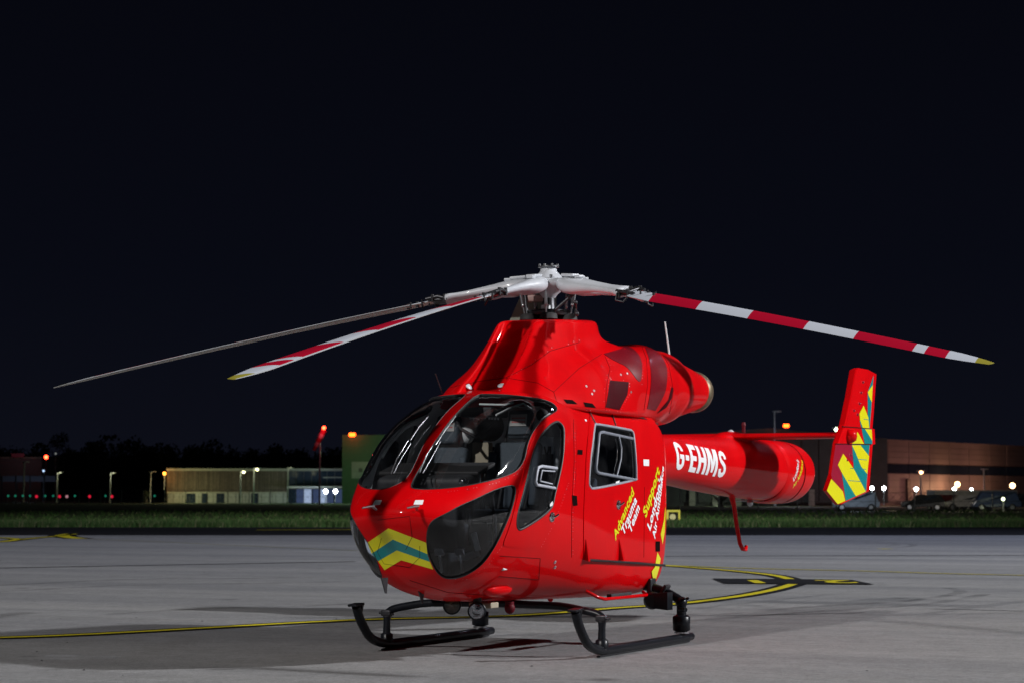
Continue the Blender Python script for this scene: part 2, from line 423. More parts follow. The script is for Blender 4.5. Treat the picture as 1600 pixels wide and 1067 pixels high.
b = MB(); strip([(1375, 857.2), (1392, 857)], .35, .006, b); b.build('lead_off_mark', LY, kind='structure')
for P in ([(-60, 888), (555, 877)], [(1040, 868.5), (1660, 867)], [(1040, 959), (1130, 962), (1350, 957)], [(1460, 951), (1660, 956)]):
    b = MB(); strip(P, .22 if P[0][1] < 900 else .05, .005, b, 1); b.build('expansion_joint', JNT, kind='structure')
TYR = bpy.data.materials.new('tyre_rubber_mark'); TYR.use_nodes = True; n_ = TYR.node_tree; b_ = n_.nodes['Principled BSDF']; b_.inputs['Base Color'].default_value = (.05, .05, .052, 1); b_.inputs['Roughness'].default_value = .9
x_ = n_.nodes.new('ShaderNodeTexNoise'); x_.inputs['Scale'].default_value = 1.2; x_.inputs['Detail'].default_value = 8; r_ = n_.nodes.new('ShaderNodeMapRange'); r_.inputs[1].default_value = .35; r_.inputs[2].default_value = .75; r_.inputs[3].default_value = 0; r_.inputs[4].default_value = .45
t_ = n_.nodes.new('ShaderNodeTexCoord'); n_.links.new(t_.outputs['Object'], x_.inputs['Vector']); n_.links.new(x_.outputs[0], r_.inputs[0]); n_.links.new(r_.outputs[0], b_.inputs['Alpha'])
for P, w_ in (([(1230, 843), (1330, 846), (1400, 850), (1380, 853), (1290, 855)], .22), ([(1236, 842.5), (1345, 845), (1425, 850), (1400, 855), (1290, 857)], .22), ([(1120, 960), (1260, 948), (1420, 938), (1500, 925), (1480, 918)], .20), ([(1100, 968), (1260, 956), (1440, 944), (1540, 928)], .20), ([(160, 960), (330, 950), (480, 946), (560, 942)], .2), ([(-20, 915), (200, 905), (400, 903), (555, 900)], .3), ([(-20, 925), (200, 914), (400, 911), (555, 908)], .3)):
    b = MB(); strip(P, w_, .003, b); b.build('tyre_mark', TYR, kind='structure')
b = MB(); rg_ = random.Random(9)
for i in range(45):
    p = ground(rg_.uniform(0, 1600), rg_.choice((rg_.uniform(842, 900), rg_.uniform(870, 1060)))); q_ = rg_.uniform(.006, .016); b.add([p+Vector((math.cos(a)*q_*rg_.uniform(.6, 1.3), math.sin(a)*q_*rg_.uniform(.6, 1.3), .0035)) for a in [k_*1.047 for k_ in range(6)]]+[p+Vector((0, 0, .006+q_*.3))], [(k_, (k_+1) % 6, 6) for k_ in range(6)])
b.build('loose_grit', JNT, kind='stuff')
# stand number on its black ground
sb = MB(); q = [ground(1113, 904), ground(1235, 905), ground(1330, 906), ground(1367, 913.5), ground(1230, 912.5), ground(1132, 911.8)]
sb.add([(p.x, p.y, .012) for p in q], [tuple(range(6))]); box_ = sb.build('stand_number_panel', LK, kind='structure')
for p in box_.data.polygons:
    if p.normal.z < 0: p.flip()
def textmesh(body, size=1, bold=0, shear=0, grid=0, xs=1, sp=1):
    cu = bpy.data.curves.new('t', 'FONT'); cu.body = body; cu.size = size; cu.offset = bold; cu.shear = shear; cu.resolution_u = 3; cu.space_character = sp
    cu.align_x = 'CENTER'
    o = bpy.data.objects.new('t', cu); me = bpy.data.meshes.new_from_object(o); bpy.data.objects.remove(o)
    bm = bmesh.new(); bm.from_mesh(me); bpy.data.meshes.remove(me)
    if grid:
        xs_ = [v.co.x for v in bm.verts]; ys_ = [v.co.y for v in bm.verts]
        for a in np.arange(min(xs_)+grid, max(xs_), grid): bmesh.ops.bisect_plane(bm, geom=bm.verts[:]+bm.edges[:]+bm.faces[:], plane_co=(a, 0, 0), plane_no=(1, 0, 0))
        for a in np.arange(min(ys_)+grid, max(ys_), grid): bmesh.ops.bisect_plane(bm, geom=bm.verts[:]+bm.edges[:]+bm.faces[:], plane_co=(0, a, 0), plane_no=(0, 1, 0))
    bmesh.ops.triangulate(bm, faces=bm.faces[:]); bmesh.ops.remove_doubles(bm, verts=bm.verts[:], dist=1e-5)
    bm.verts.index_update(); V = [(v.co.x*xs, v.co.y) for v in bm.verts]; F = [tuple(v.index for v in f.verts) for f in bm.faces]; bm.free()
    return V, F
for ch, u, v in (('1', 1182, 909.5), ('2', 1308, 909.5)):
    V, F = textmesh(ch, 2.0, .05); c = ground(u, v); mn = min(y for x, y in V); mx_ = max(y for x, y in V); mb = MB()
    mb.add([c-RTV*x*.62-FWH*(y-(mn+mx_)/2)*.85+Vector((0, 0, .018)) for x, y in V], F); o = mb.build('stand_digit', LY, box_)
    if o.data.polygons[0].normal.z < 0: o.data.flip_normals()

# ================================================================== HELICOPTER
heli = thing('air_ambulance_helicopter', 'bright red air ambulance helicopter with drooping red and white rotor blades parked on the concrete', 'helicopter')

# ---- fuselage shell
NX = 3.32
zt = pchip([3.32, 3.31, 3.27, 3.20, 3.08, 2.91, 2.51, 2.2, 1.9, 1.64, 1.3, .8, 0, -.8, -1.2, -1.6, -2.0, -2.6], [1.28, 1.32, 1.375, 1.43, 1.50, 1.575, 1.91, 2.12, 2.27, 2.365, 2.42, 2.44, 2.43, 2.38, 2.31, 2.21, 2.13, 2.10])
zb = pchip([3.32, 3.31, 3.27, 3.19, 3.10, 3.03, 2.90, 2.70, 2.4, 2.1, 1.6, 1, 0, -.7, -.92, -1.08, -1.2, -1.35, -1.6, -1.9, -2.2, -2.6], [1.28, 1.24, 1.17, 1.08, .985, .90, .74, .615, .545, .51, .49, .475, .465, .46, .475, .54, .68, .90, 1.18, 1.42, 1.55, 1.58])
wd = pchip([3.32, 3.31, 3.27, 3.20, 3.10, 3.0, 2.85, 2.7, 2.5, 2.1, 1.6, 1.0, .3, -.4, -.8, -1.05, -1.25, -1.5, -1.8, -2.2, -2.6], [0.0, .13, .25, .36, .46, .53, .605, .66, .715, .790, .815, .822, .822, .818, .81, .785, .735, .59, .38, .26, .245])
zc = pchip([3.32, 3.0, 2.4, 1.6, .5, -.8, -1.5, -2.6], [1.28, 1.24, 1.32, 1.36, 1.34, 1.36, 1.62, 1.82])
nt_ = pchip([3.32, 2.8, 2.0, 1.2, 0, -1.0, -1.8, -2.6], [2.0, 2.8, 3.5, 3.5, 3.6, 4.4, 2.4, 2.0])
nb_ = pchip([3.32, 2.8, 2.0, 1.2, 0, -1.0, -1.8, -2.6], [2.2, 2.1, 2.2, 2.8, 5.5, 7.0, 2.6, 2.0])
def ring(x, n=112):
    a, b_, w, z0, pt, pb = float(zt(x)), float(zb(x)), float(wd(x)), float(zc(x)), float(nt_(x)), float(nb_(x)); o = []
    for k in range(n):
        t = 2*math.pi*k/n; c_, s_ = math.cos(t), math.sin(t); p = pt if s_ >= 0 else pb
        # even spacing on the superellipse
        r_ = (abs(c_)**p+abs(s_)**p)**(-1/p); h = (a-z0) if s_ >= 0 else (z0-b_)
        o.append((x, w*c_*r_, z0+h*s_*r_))
    return o
def hull(xs, inset=0):
    V = []; n = 112
    for x in xs: V += ring(x, n)
    F = [(i*n+k, (i+1)*n+k, (i+1)*n+(k+1) % n, i*n+(k+1) % n) for i in range(len(xs)-1) for k in range(n)]
    F = [tuple(reversed(f)) for f in F]
    c1 = len(V); V.append((xs[0]+.0005, 0, float(zc(xs[0])))); c2 = len(V); V.append((xs[-1], 0, float(zc(xs[-1]))))
    m = len(xs)-1
    F += [(c1, (k+1) % n, k)[::-1] for k in range(n)]+[(c2, m*n+k, m*n+(k+1) % n)[::-1] for k in range(n)]
    return V, F
tt = np.linspace(0.02, 1, 60)
xs = [NX-.83*t*t for t in tt]+list(np.linspace(2.46, -.7, 64))+list(np.linspace(-.73, -2.6, 50))
HV, HF = hull(xs)
# make normals outward
def outward(V, F):
    me = bpy.data.meshes.new('x'); me.from_pydata(V, [], F); bm = bmesh.new(); bm.from_mesh(me)
    bmesh.ops.recalc_face_normals(bm, faces=bm.faces[:]); bm.verts.index_update()
    F = [tuple(v.index for v in f.verts) for f in bm.faces]
    vol = bm.calc_volume(signed=True); bm.free(); bpy.data.meshes.remove(me)
    return F if vol > 0 else [tuple(reversed(f)) for f in F]
HF = outward(HV, HF)
hs = Surf(HV, HF)
T = .035
xi = [x for x in xs if x < NX-.09]; IV, IF = hull(xi); IF = outward(IV, IF); is_ = Surf(IV, IF)
inner = [tuple(Vector(v)-n*T) for v, n in zip(IV, is_.N)]

# ---- outlines traced on the port side (photo pixels, laid on the hull)
WS = smooth_poly([(643, 756), (652, 763.5), (690, 763), (730, 758), (770, 749), (800, 739), (813, 728), (820, 714), (825, 692), (833, 674), (846, 657), (862, 646), (870, 640), (866, 632), (852, 625), (825, 620), (790, 616.5), (760, 615.5), (747, 617), (731, 628), (705, 655), (681, 688), (661, 722)], 4)
CHIN = smooth_poly([(798, 758), (805, 762), (804.5, 775), (799, 797), (789, 822), (774, 852), (754, 880), (730, 897), (708, 903.5), (692, 901), (680, 889), (670, 867), (667, 848), (668, 828), (676, 813), (698, 801), (720, 789), (745, 778), (775, 764)], 4)
CWIN = smooth_poly([(874, 660), (880, 668), (881, 682), (879.5, 710), (875, 737), (867, 770), (863, 788), (856, 798), (840, 811), (816, 825.5), (809, 825), (807, 815), (810, 795), (818, 765), (826, 733), (833, 706), (845, 680), (858, 665), (868, 659)], 4)
BWIN = smooth_poly([(929, 666), (932, 662.5), (955, 666), (982, 671), (987, 673), (990, 681), (993, 715), (994, 744), (991, 749), (960, 756.5), (928, 762.5), (922, 760), (920, 752), (922.5, 715), (926, 688)], 4)
def grow(P, d):
    P = [np.array(p, float) for p in P]; n = len(P); A = sum(P[i][0]*P[(i+1) % n][1]-P[(i+1) % n][0]*P[i][1] for i in range(n)); o = []
    for i in range(n):
        t = P[(i+1) % n]-P[i-1]; t /= (np.linalg.norm(t)+1e-9); nn = np.array((t[1], -t[0]))*(1 if A > 0 else -1); o.append(P[i]+nn*d)
    return o
cuts = []
for P in (WS, CHIN, CWIN, BWIN):
    V, F = cutter(P, hs, .03, .11, 6)
    F = outward(V, F)
    for sd in (1, -1):
        cm = bpy.data.meshes.new('cut'); cm.from_pydata([(x, y*sd, z) for x, y, z in V], [], F if sd > 0 else [tuple(reversed(f)) for f in F])
        co_ = bpy.data.objects.new('cut', cm); C.objects.link(co_); cuts.append(co_)
k = len(HV)
hm = bpy.data.meshes.new('hull'); hm.from_pydata(HV+inner, [], HF+[tuple(i+k for i in reversed(f)) for f in IF])
hm.update(); ho = bpy.data.objects.new('hull', hm); C.objects.link(ho)
for co_ in cuts:
    md = ho.modifiers.new('b', 'BOOLEAN'); md.operation = 'DIFFERENCE'; md.solver = 'EXACT'; md.object = co_; md.use_self = False
dg = bpy.context.evaluated_depsgraph_get(); dg.update()
fm = bpy.data.meshes.new_from_object(ho.evaluated_get(dg)); fm.materials.clear()
bpy.data.objects.remove(ho)
for co_ in cuts: bpy.data.objects.remove(co_)
fus = link('fuselage', fm, heli, [RED, TRIM, SEALB])
ln = []; nl = len(fm.loops); fm.update()
vc = {}
for p in fm.polygons:
    c_ = p.center; l, n, d = hs.near(c_); dt = p.normal.dot(n)
    if d < .012 and dt > .6: p.material_index = 0; kind = 1
    elif dt < -.6: p.material_index = 1; kind = -1
    else: p.material_index = 2; kind = 0
    p.use_smooth = kind != 0
    for vi in p.vertices:
        if kind == 0: ln.append(tuple(p.normal)); continue
        key = (vi, kind)
        if key not in vc: _, n2, _ = hs.near(fm.vertices[vi].co); vc[key] = tuple(n2*kind)
        ln.append(vc[key])
fm.normals_split_custom_set(ln)
print('hull faces', len(fm.polygons))

# ---- glass panes, seals, doors
def pane(name, P, m, label=None, parent=heli, off=-.010, seal=SEALB, sr=.008):
    me = pxpatch(P, hs, off, .004, 6, name=name); outs = []
    for side in (0, 1):
        mm = me if side == 0 else mirror_mesh(me)
        o = link(name, mm, parent if not isinstance(parent, list) else parent[side], m)
        outs.append(o)
        if seal:
            mb = pxline(P, hs, sr, .001, 4, 6, True); sm_ = mb.mesh()
            link('window_seal', sm_ if side == 0 else mirror_mesh(sm_), outs[-1] if not isinstance(parent, list) else parent[side], seal)
    return outs
wsp = pane('windscreen_pane', WS, GLS, seal=SEALB, sr=.005)
chp = pane('chin_window', CHIN, GLD, seal=SEALB, sr=.0045)
CDOOR = smooth_poly([(873, 648), (884, 653), (892, 664), (893, 700), (890, 745), (877, 785), (865, 817), (843, 854.5), (838, 857), (792, 853), (787, 847), (792, 832), (800, 808), (808, 775), (817, 738), (824, 704), (834, 680), (848, 660), (860, 650.5)], 3)
BDOOR = [(921, 648), (1000, 658), (1034, 664), (1036, 700), (1037, 780), (1035, 850), (1032, 878), (970, 876), (911.5, 871), (911.5, 799), (915.5, 712)]
def door(name, P, hole):
    me = pxpatch(P, hs, .006, .010, 6, holes=[grow(hole, .4)], name=name); return [link(name, me, heli, RED), link(name, mirror_mesh(me), heli, RED)]
cdoor = door('cockpit_door', CDOOR, CWIN); bdoor = door('cabin_door', BDOOR, BWIN)
pane('door_window', CWIN, GLD, parent=cdoor, seal=SEALB, sr=.012)
pane('door_window', BWIN, GLD, parent=bdoor, seal=SEAL, sr=.013)
def both(name, mb, m, parents, **kw):
    me = mb.mesh(); o1 = link(name, me, parents[0], m, **kw); o2 = link(name, mirror_mesh(me), parents[1], m, **kw); return o1, o2
H2 = [heli, heli]
VENTM = mat('vent_frame', (.42, .44, .50), .45)
mb = pxline([(869, 731), (846, 728), (840, 730), (838, 738), (836, 752), (838, 757), (866, 762)], hs, .014, .006, 4, 8); both('vent_frame', mb, VENTM, cdoor)
mb = pxline([(866, 736), (846, 734.5), (843, 751), (862, 755.5)], hs, .007, .006, 4, 8); both('vent_frame', mb, VENTM, cdoor)
VENTG = mat('sliding_window_frame', (.20, .22, .26), .4)
mb = MB()
pxline([(988, 685), (942, 675), (937.5, 675.5), (935.5, 679), (933.5, 700), (930.5, 730), (931, 735.5), (935, 738.5), (992, 749)], hs, .015, .004, 3, 8, mb=mb)
both('sliding_window_frame', mb, VENTG, bdoor)
mb = pxline([(966, 681), (970, 700), (969, 718), (963, 742)], hs, .010, .006, 4, 8); both('sliding_window_bar', mb, VENTG, bdoor)
# nose post and frames
# handles
def handle(u, v, par):
    l, n = hs.px(u, v); mb = MB(); mb.lathe([(0, .045), (.012, .045), (.016, .038), (.010, .028), (.004, .026)], l+n*.004, n, 24, 0)
    t = Vector((-1, 0, .25)); t = (t-n*t.dot(n)).normalized(); mb.tube([l+n*.02-t*.02, l+n*.03+t*.03, l+n*.025+t*.09], .011, 8, 0)
    both('door_handle', mb, CHROME, par)
handle(861, 807, cdoor); handle(965, 788, bdoor)
# door rails and brackets
mb = MB(); mb.tube([hs.px(u, v)[0]+hs.px(u, v)[1]*.028 for u, v in ((914, 873), (950, 875.5), (990, 878.5), (1034, 882))], .011, 10, 0)
both('door_rail', mb, DKM, H2)
for u in (914, 966):
    l, n = hs.px(u, 842); l2, n2 = hs.px(u+(0 if u < 950 else 2), 874); mb = MB(); w = Vector((.022, 0, 0))
    mb.add([l-w*.3, l+w*.3, l2+w, l2-w, l2+n2*.05+w, l2+n2*.05-w, l+n*.012], [(0, 6, 5, 3), (1, 2, 4, 6), (6, 4, 5), (2, 3, 5, 4)]); both('rail_bracket', mb, RED, H2)
mb = MB(); mb.tube([hs.px(u, v)[0]+hs.px(u, v)[1]*.012 for u, v in ((923, 641), (960, 646), (1000, 653), (1030, 660))], .014, 8, 0, flat=.6); both('upper_door_rail', mb, DKM, H2)
for P in ([(918, 640), (929, 661)], [(954, 645), (961, 665)]):
    mb = pxline(P, hs, .007, .010, 5); both('rail_arm', mb, SEALB, H2)
DARK = mat('recess_black', (.006, .001, .001), .8, spec=.05)
def patch2(name, P, m, surf=hs, off=.0025, step=5, par=H2, thick=0, mir=True, **kw):
    me = pxpatch(P, surf, off, thick, step, name=name); o = link(name, me, par[0], m, **kw)
    if mir: link(name, mirror_mesh(me), par[1], m, **kw)
    return o
patch2('vent_slot', [(902, 702), (910, 702.5), (909.5, 710), (901.5, 709.5)], DARK, off=.004)
patch2('vent_slot', [(893, 773), (901, 774), (902, 789), (895, 790)], DARK, off=.004)
patch2('vent_slot', [(1023, 845), (1030, 845), (1030, 861), (1023, 861)], DARK, off=.009)
patch2('reflector', [(1004, 717), (1013, 717.5), (1013, 727.5), (1004.5, 727)], WHITET, off=.0085)
patch2('reflector', [(858, 787), (862, 782), (863, 789), (858, 791)], WHITET, off=.0085)
patch2('reflector', [(961, 752), (967, 750), (966, 754), (961, 756)], WHITET, off=.0085)
for v in (877.5, 885.5):
    l, n = hs.px(867, v); mb = MB(); mb.lathe([(0, .016), (.006, .016), (.008, .010), (.003, .008)], l, n, 14); both('fuel_drain', mb, STEEL, H2)
# livery on nose
for m_, P in ((YEL, [(574, 847), (607, 824.5), (666, 847), (668, 865), (614, 842), (581, 864)]), (TEAL, [(581, 864), (614, 842), (668, 865), (672, 877), (620, 859), (591, 876)]), (YEL, [(591, 876), (620, 859), (672, 877), (677, 889), (627, 874.5), (601, 890)])):
    me = pxpatch(P, hs, .002, 0, 5); link('chevron_stripe', me, heli, m_)
for P in ([(582, 789), (586.5, 781), (597, 781), (594, 788.5)], [(646, 788), (649, 781), (662, 781), (660, 788)]):
    link('nose_marker', pxpatch(P, hs, .003, 0, 4), heli, WHITET)
# yellow side film at the back of the cabin
for P in ([(1026, 862), (1031, 872), (1029, 886), (1024, 903), (1020, 909), (1017, 892), (1022, 885)], [(1031, 834), (1036, 812), (1038.2, 790), (1038.6, 800), (1037.4, 830), (1034, 850)]):
    patch2('rear_film', P, YEL, off=.009, step=3)
# text on the cabin side
def sidetext(body, p0, p1, size, m, bold=.0042, surf=hs, off=.010):
    """one slanted line of lettering between two points of the cabin side"""
    A = onplane(*p0, 1, .8); B_ = onplane(*p1, 1, .8); d = Vector((-(B_.x-A.x), B_.z-A.z)); L = d.length; ca, sa = d.x/L, d.y/L
    V, F = textmesh(body, size, bold, 0, .04, 1, 1.06); x0 = min(x for x, y in V); x1 = max(x for x, y in V); k_ = L/(x1-x0); y0 = 0
    def mp(p):
        x = (p[0]-x0)*k_; y = p[1]
        return surf.cast((A.x-(x*ca-y*sa), 2.5, A.z+x*sa+y*ca), (0, -1, 0))
    return link('lettering', lay(V, F, surf, mp, off, 0), heli, m)
sidetext('Advanced', (957, 844), (986.5, 770), .130, YEL)
sidetext('Trauma', (969.5, 837), (991, 782), .130, WHITET)
sidetext('Team', (980.5, 834), (995.5, 794), .130, WHITET)
sidetext('Support', (1005, 809), (1029, 736), .155, YEL, .006)
sidetext("London's", (1012, 829), (1034, 747), .14, WHITET, .005)
sidetext('Air Ambulance', (1020, 842), (1038, 730), .12, WHITET, .004)

# ---- engine deck: implicit shape turned into a mesh
def smin(a, b_, k):
    h = np.clip(.5+.5*(b_-a)/k, 0, 1); return b_*(1-h)+a*h-k*h*(1-h)
def smax(a, b_, k): return -smin(-a, -b_, k)
def rcone(X, Y, Z, a, b_):
    ax, ay, az, ra = a; bx, by, bz, rb = b_; d = np.array([bx-ax, by-ay, bz-az]); L2 = d@d
    t = np.clip(((X-ax)*d[0]+(Y-ay)*d[1]+(Z-az)*d[2])/L2, 0, 1)
    return np.sqrt((X-ax-t*d[0])**2+(Y-ay-t*d[1])**2+(Z-az-t*d[2])**2)-(ra+(rb-ra)*t)
ZF = [2.2, 2.42, 2.55, 2.7, 2.85, 3.0, 3.12, 3.3]
fx = pchip(ZF, [1.60, 1.50, 1.35, 1.17, 1.02, .90, .80, .70]); fr = pchip(ZF, [-1.25, -1.1, -1.0, -.94, -.90, -.88, -.86, -.84]); fy = pchip(ZF, [.74, .64, .56, .49, .425, .37, .335, .31])
def hullval(X, Y, Z):
    a, b_, w, z0, p = zt(X), zb(X), wd(X), zc(X), nt_(X); h = np.where(Z > z0, a-z0, z0-b_)
    return (np.abs(Y/w)**p+np.abs((Z-z0)/h)**p)**(1/p)
def deck(X, Y, Z):
    Y = np.abs(Y)
    cx = (fx(Z)+fr(Z))/2; hx = (fx(Z)-fr(Z))/2; hy = fy(Z)
    u = (X-cx)/hx; v = Y/hy; g = (np.abs(u)**2.3+np.abs(v)**2.3)**(1/2.3); d = (g-1)*np.minimum(hx, hy)*.8
    mast = smax(d, Z-(3.155+.06*(-X-.2)), .05)
    pts = [(1.0, .30, 2.28, .20), (.3, .36, 2.42, .33), (-.5, .41, 2.50, .40), (-1.15, .425, 2.545, .405), (-1.7, .43, 2.55, .365), (-2.74, .445, 2.56, .212)]
    nac = None
    for a, b_ in zip(pts[:-1], pts[1:]):
        q_ = rcone(X, Y, Z, a, b_); nac = q_ if nac is None else smin(nac, q_, .09)
    nac = smax(nac, -(X+2.76), .02)
    mid = None
    pts = [(.6, 0, 2.36, .3), (-.8, 0, 2.44, .38), (-1.6, 0, 2.38, .30), (-2.2, 0, 2.22, .14)]
    for a, b_ in zip(pts[:-1], pts[1:]):
        q_ = rcone(X, Y, Z, a, b_); mid = q_ if mid is None else smin(mid, q_, .05)
    roof = np.sqrt(((X-.25)/1.34)**2+(Y/.72)**2+((Z-2.22)/.34)**2); roof = (roof-1)*.3
    f = smin(smin(nac, mid, .10), mast, .17); f = smin(f, roof, .14)
    gx = np.clip((3.25-Z)/.95, 0, 1); lx = fx(Z)
    tro = smax(np.abs(Y)-.160-.045*gx, (lx-.20)-X, .04)
    f = smax(f, -tro, .025)
    thr = np.interp(X, [-1.5, -.95], [.3, .962])
    f = smax(f, (thr-hullval(X, Y, Z))*.6, .02)
    return smax(f, np.interp(X, [-1.7, -1.25, 1.4], [1.9, 2.19, 2.23])-Z, .05)
def nets(fn, lo, hi, h):
    nx, ny, nz = [int(round((b_-a)/h))+1 for a, b_ in zip(lo, hi)]
    gx, gy, gz = [a+h*np.arange(n) for a, n in zip(lo, (nx, ny, nz))]
    X, Y, Z = np.meshgrid(gx, gy, gz, indexing='ij'); D = fn(X, Y, Z); s_ = D < 0
    acc = np.zeros((nx-1, ny-1, nz-1, 3)); cnt = np.zeros((nx-1, ny-1, nz-1))
    offs = [(i, j, k) for i in (0, 1) for j in (0, 1) for k in (0, 1)]
    sl = lambda o: (slice(o[0], nx-1+o[0]), slice(o[1], ny-1+o[1]), slice(o[2], nz-1+o[2]))
    for a in offs:
        for ax in range(3):
            if a[ax]: continue
            b_ = list(a); b_[ax] = 1; da = D[sl(a)]; db = D[sl(b_)]; ch = (da < 0) != (db < 0)
            t = np.where(ch, da/(da-db+1e-12*(da == db)), 0)
            for c in range(3): acc[..., c] += np.where(ch, a[c]+(t if c == ax else 0), 0)
            cnt += ch
    act = cnt > 0; idx = -np.ones(act.shape, int); idx[act] = np.arange(act.sum())
    ii = np.argwhere(act); P = (ii+acc[act]/cnt[act][:, None])*h+np.array(lo)
    for _ in range(3):      # settle on the surface
        e_ = h*.2; d0 = fn(*P.T); g = np.stack([(fn(*(P+np.eye(3)[c]*e_).T)-fn(*(P-np.eye(3)[c]*e_).T))/(2*e_) for c in range(3)], 1)
        P = P-np.clip(d0/(np.sum(g*g, 1)+1e-9), -h*.4, h*.4)[:, None]*g
    F = []
    for ax in range(3):
        A = [slice(1, -1)]*3; A[ax] = slice(0, -1); B = [slice(1, -1)]*3; B[ax] = slice(1, None)
        ch = s_[tuple(A)] != s_[tuple(B)]; q_ = np.argwhere(ch)
        if not len(q_): continue
        base = q_.copy(); o1, o2 = [c for c in range(3) if c != ax]
        for c in (o1, o2): base[:, c] += 1
        ins = s_[base[:, 0], base[:, 1], base[:, 2]]
        def cell(d1, d2):
            b_ = base.copy(); b_[:, o1] -= d1; b_[:, o2] -= d2
            return idx[b_[:, 0], b_[:, 1], b_[:, 2]]
        a, b_, c, d = cell(0, 0), cell(1, 0), cell(1, 1), cell(0, 1)
        fl = ins if ax != 1 else ~ins
        for w, x, y, z, f_ in zip(a, b_, c, d, fl): F.append((w, x, y, z) if f_ else (z, y, x, w))
    g = np.stack([(fn(*(P+np.eye(3)[c]*.006).T)-fn(*(P-np.eye(3)[c]*.006).T)) for c in range(3)], 1); g /= np.linalg.norm(g, axis=1)[:, None]+1e-9
    return P, F, g
DV, DF, DN = nets(deck, (-2.95, -1.0, 2.0), (2.0, 1.0, 3.4), .025)
dme = bpy.data.meshes.new('engine_cowling'); dme.from_pydata(DV.tolist(), [], DF); dme.polygons.foreach_set('use_smooth', [True]*len(DF)); dme.update()
f0 = dme.polygons[len(DF)//2]
if f0.normal.dot(Vector(DN[f0.vertices[0]])) < 0: dme.flip_normals(); DF = [tuple(reversed(f)) for f in DF]
dme.normals_split_custom_set_from_vertices(DN.tolist())
cowl = link('engine_cowling', dme, heli, [RED]); ds = Surf(DV.tolist(), DF)
print('deck faces', len(DF))
SA = smooth_poly([(943, 553), (969, 545.5), (978, 541), (990, 546), (999, 557), (1003, 572), (1001, 594), (996, 594), (987, 582), (977, 572), (959, 563)], 3, sharp=(0,))
SB = [(953, 594), (982, 596.5), (980, 616), (967.5, 640), (946, 636), (950, 614)]
SC = smooth_poly([(1008, 543), (1024, 548), (1036, 561), (1042, 578), (1041, 603), (1036, 619), (1024, 641), (1011, 638), (1015, 616), (1017, 589), (1014, 561)], 3, sharp=(0, 7, 6))
SE = [(1049, 604), (1052, 606), (1049, 622), (1041, 636), (1026, 646), (1033, 637), (1044, 624)]
SCREEN = mat('intake_screen', (.15, .002, .008), .4, noise=.35, nscale=70, coat=.15, spec=.2)
SCREEN2 = mat('dark_intake_screen', (.05, .001, .004), .5, noise=.4, nscale=120, spec=.08)
patch2('intake_screen', SA, SCREEN, ds, .004, 4, thick=.008); patch2('intake_grille', SB, SCREEN2, ds, .004, 4, thick=.008)
patch2('intake_screen', SC, SCREEN, ds, .004, 4, thick=.008); patch2('cooling_slot', SE, SCREEN2, ds, .003, 4)
patch2('cooling_slot', [(880, 623.5), (894, 624.5), (902, 631), (885, 630)], DARK, ds, .004, 4)
patch2('cooling_slot', [(911, 628), (925, 630), (931, 637), (914, 635)], DARK, ds, .004, 4)
for u, v in ((731, 603.5), (784, 602.5)):
    l, n = ds.px(u, v); mb = MB(); mb.sphere((0, 0, 0), .042, 18, 0, (1, 1, .30)); n = (n+Vector((.2, 0, .9))).normalized(); l = l+n*.006; q_ = n.to_track_quat('Z', 'Y').to_matrix()
    mb.v = [tuple(q_ @ Vector(p)+l) for p in mb.v]; mb.build('roof_lamp', WHITE, heli)
# exhausts
for s_ in (1, -1):
    mb = MB(); mb.lathe([(0, .200), (.055, .226), (.09, .226), (.16, .216), (.165, .204), (.155, .196), (.03, .185), (.0, .02)], (-2.70, .445*s_, 2.56), (-1, 0, -.03), 40, cap=False); mb.build('exhaust_nozzle', EXH, heli)
# seams and fasteners
sm = MB()
for P, sf in (([(945, 640), (948, 600), (953, 575), (945, 556)], ds), ([(1006, 640), (1012, 600), (1010, 560), (1003, 542)], ds), ([(1046, 646), (1052, 610), (1045, 570), (1036, 556)], ds),
              ([(865, 612), (905, 575), (940, 553)], ds), ([(790, 590), (840, 598), (865, 612), (872, 634)], ds),
              ([(700, 606), (745, 596), (790, 590), (830, 570), (860, 548), (905, 535)], ds),
              ([(896, 655), (897, 720), (893, 800), (893, 870)], hs), ([(590, 812), (640, 806), (644, 838), (634, 858)], hs),
              ([(781, 868), (844, 872), (842, 905), (780, 900)], hs), ([(640, 906), (700, 925), (800, 932)], hs),
              ([(1006, 760), (1005, 870)], hs), ([(596, 840), (590, 862), (600, 880), (640, 886), (656, 870), (656, 852)], hs)):
    pxline(P, sf, .0022, .0012 if not (P[0][0] > 1000 and sf is hs) else .007, 6, 5, mb=sm)
link('panel_seam', sm.mesh(), heli, SEAM, kind='stuff')
rv = MB()
def rivets(P, sf, step, r=.0034, off=.001, jit=0):
    for q_ in resample(P, step, False):
        if random.random() < .3: continue
        l, n = sf.px(q_[0], q_[1]+random.uniform(-jit, jit)); u_ = n.orthogonal().normalized(); w = n.cross(u_)
        ring_ = [l+n*off+(u_*math.cos(a)+w*math.sin(a))*r for a in [k_*math.pi/3 for k_ in range(6)]]
        rv.add(ring_+[l+n*(off+r*.6)], [(k_, (k_+1) % 6, 6) for k_ in range(6)], True)
rivets([(647, 768), (690, 769), (735, 763), (775, 754), (808, 740), (822, 722), (829, 695), (838, 674), (852, 657), (870, 648)], hs, 5.5)
rivets([(742, 619), (700, 655), (672, 690), (648, 730)], hs, 6)
rivets([(700, 905), (735, 904), (765, 880), (790, 845), (803, 805), (811, 770)], hs, 6)
rivets([(889, 750), (877, 785), (865, 817), (845, 853)], hs, 5, off=.007); rivets([(898, 660), (899, 720), (895, 800), (895, 865)], hs, 6)
rivets([(948, 640), (951, 600), (956, 575), (948, 556)], ds, 6); rivets([(943, 640), (945, 600), (950, 578)], ds, 8)
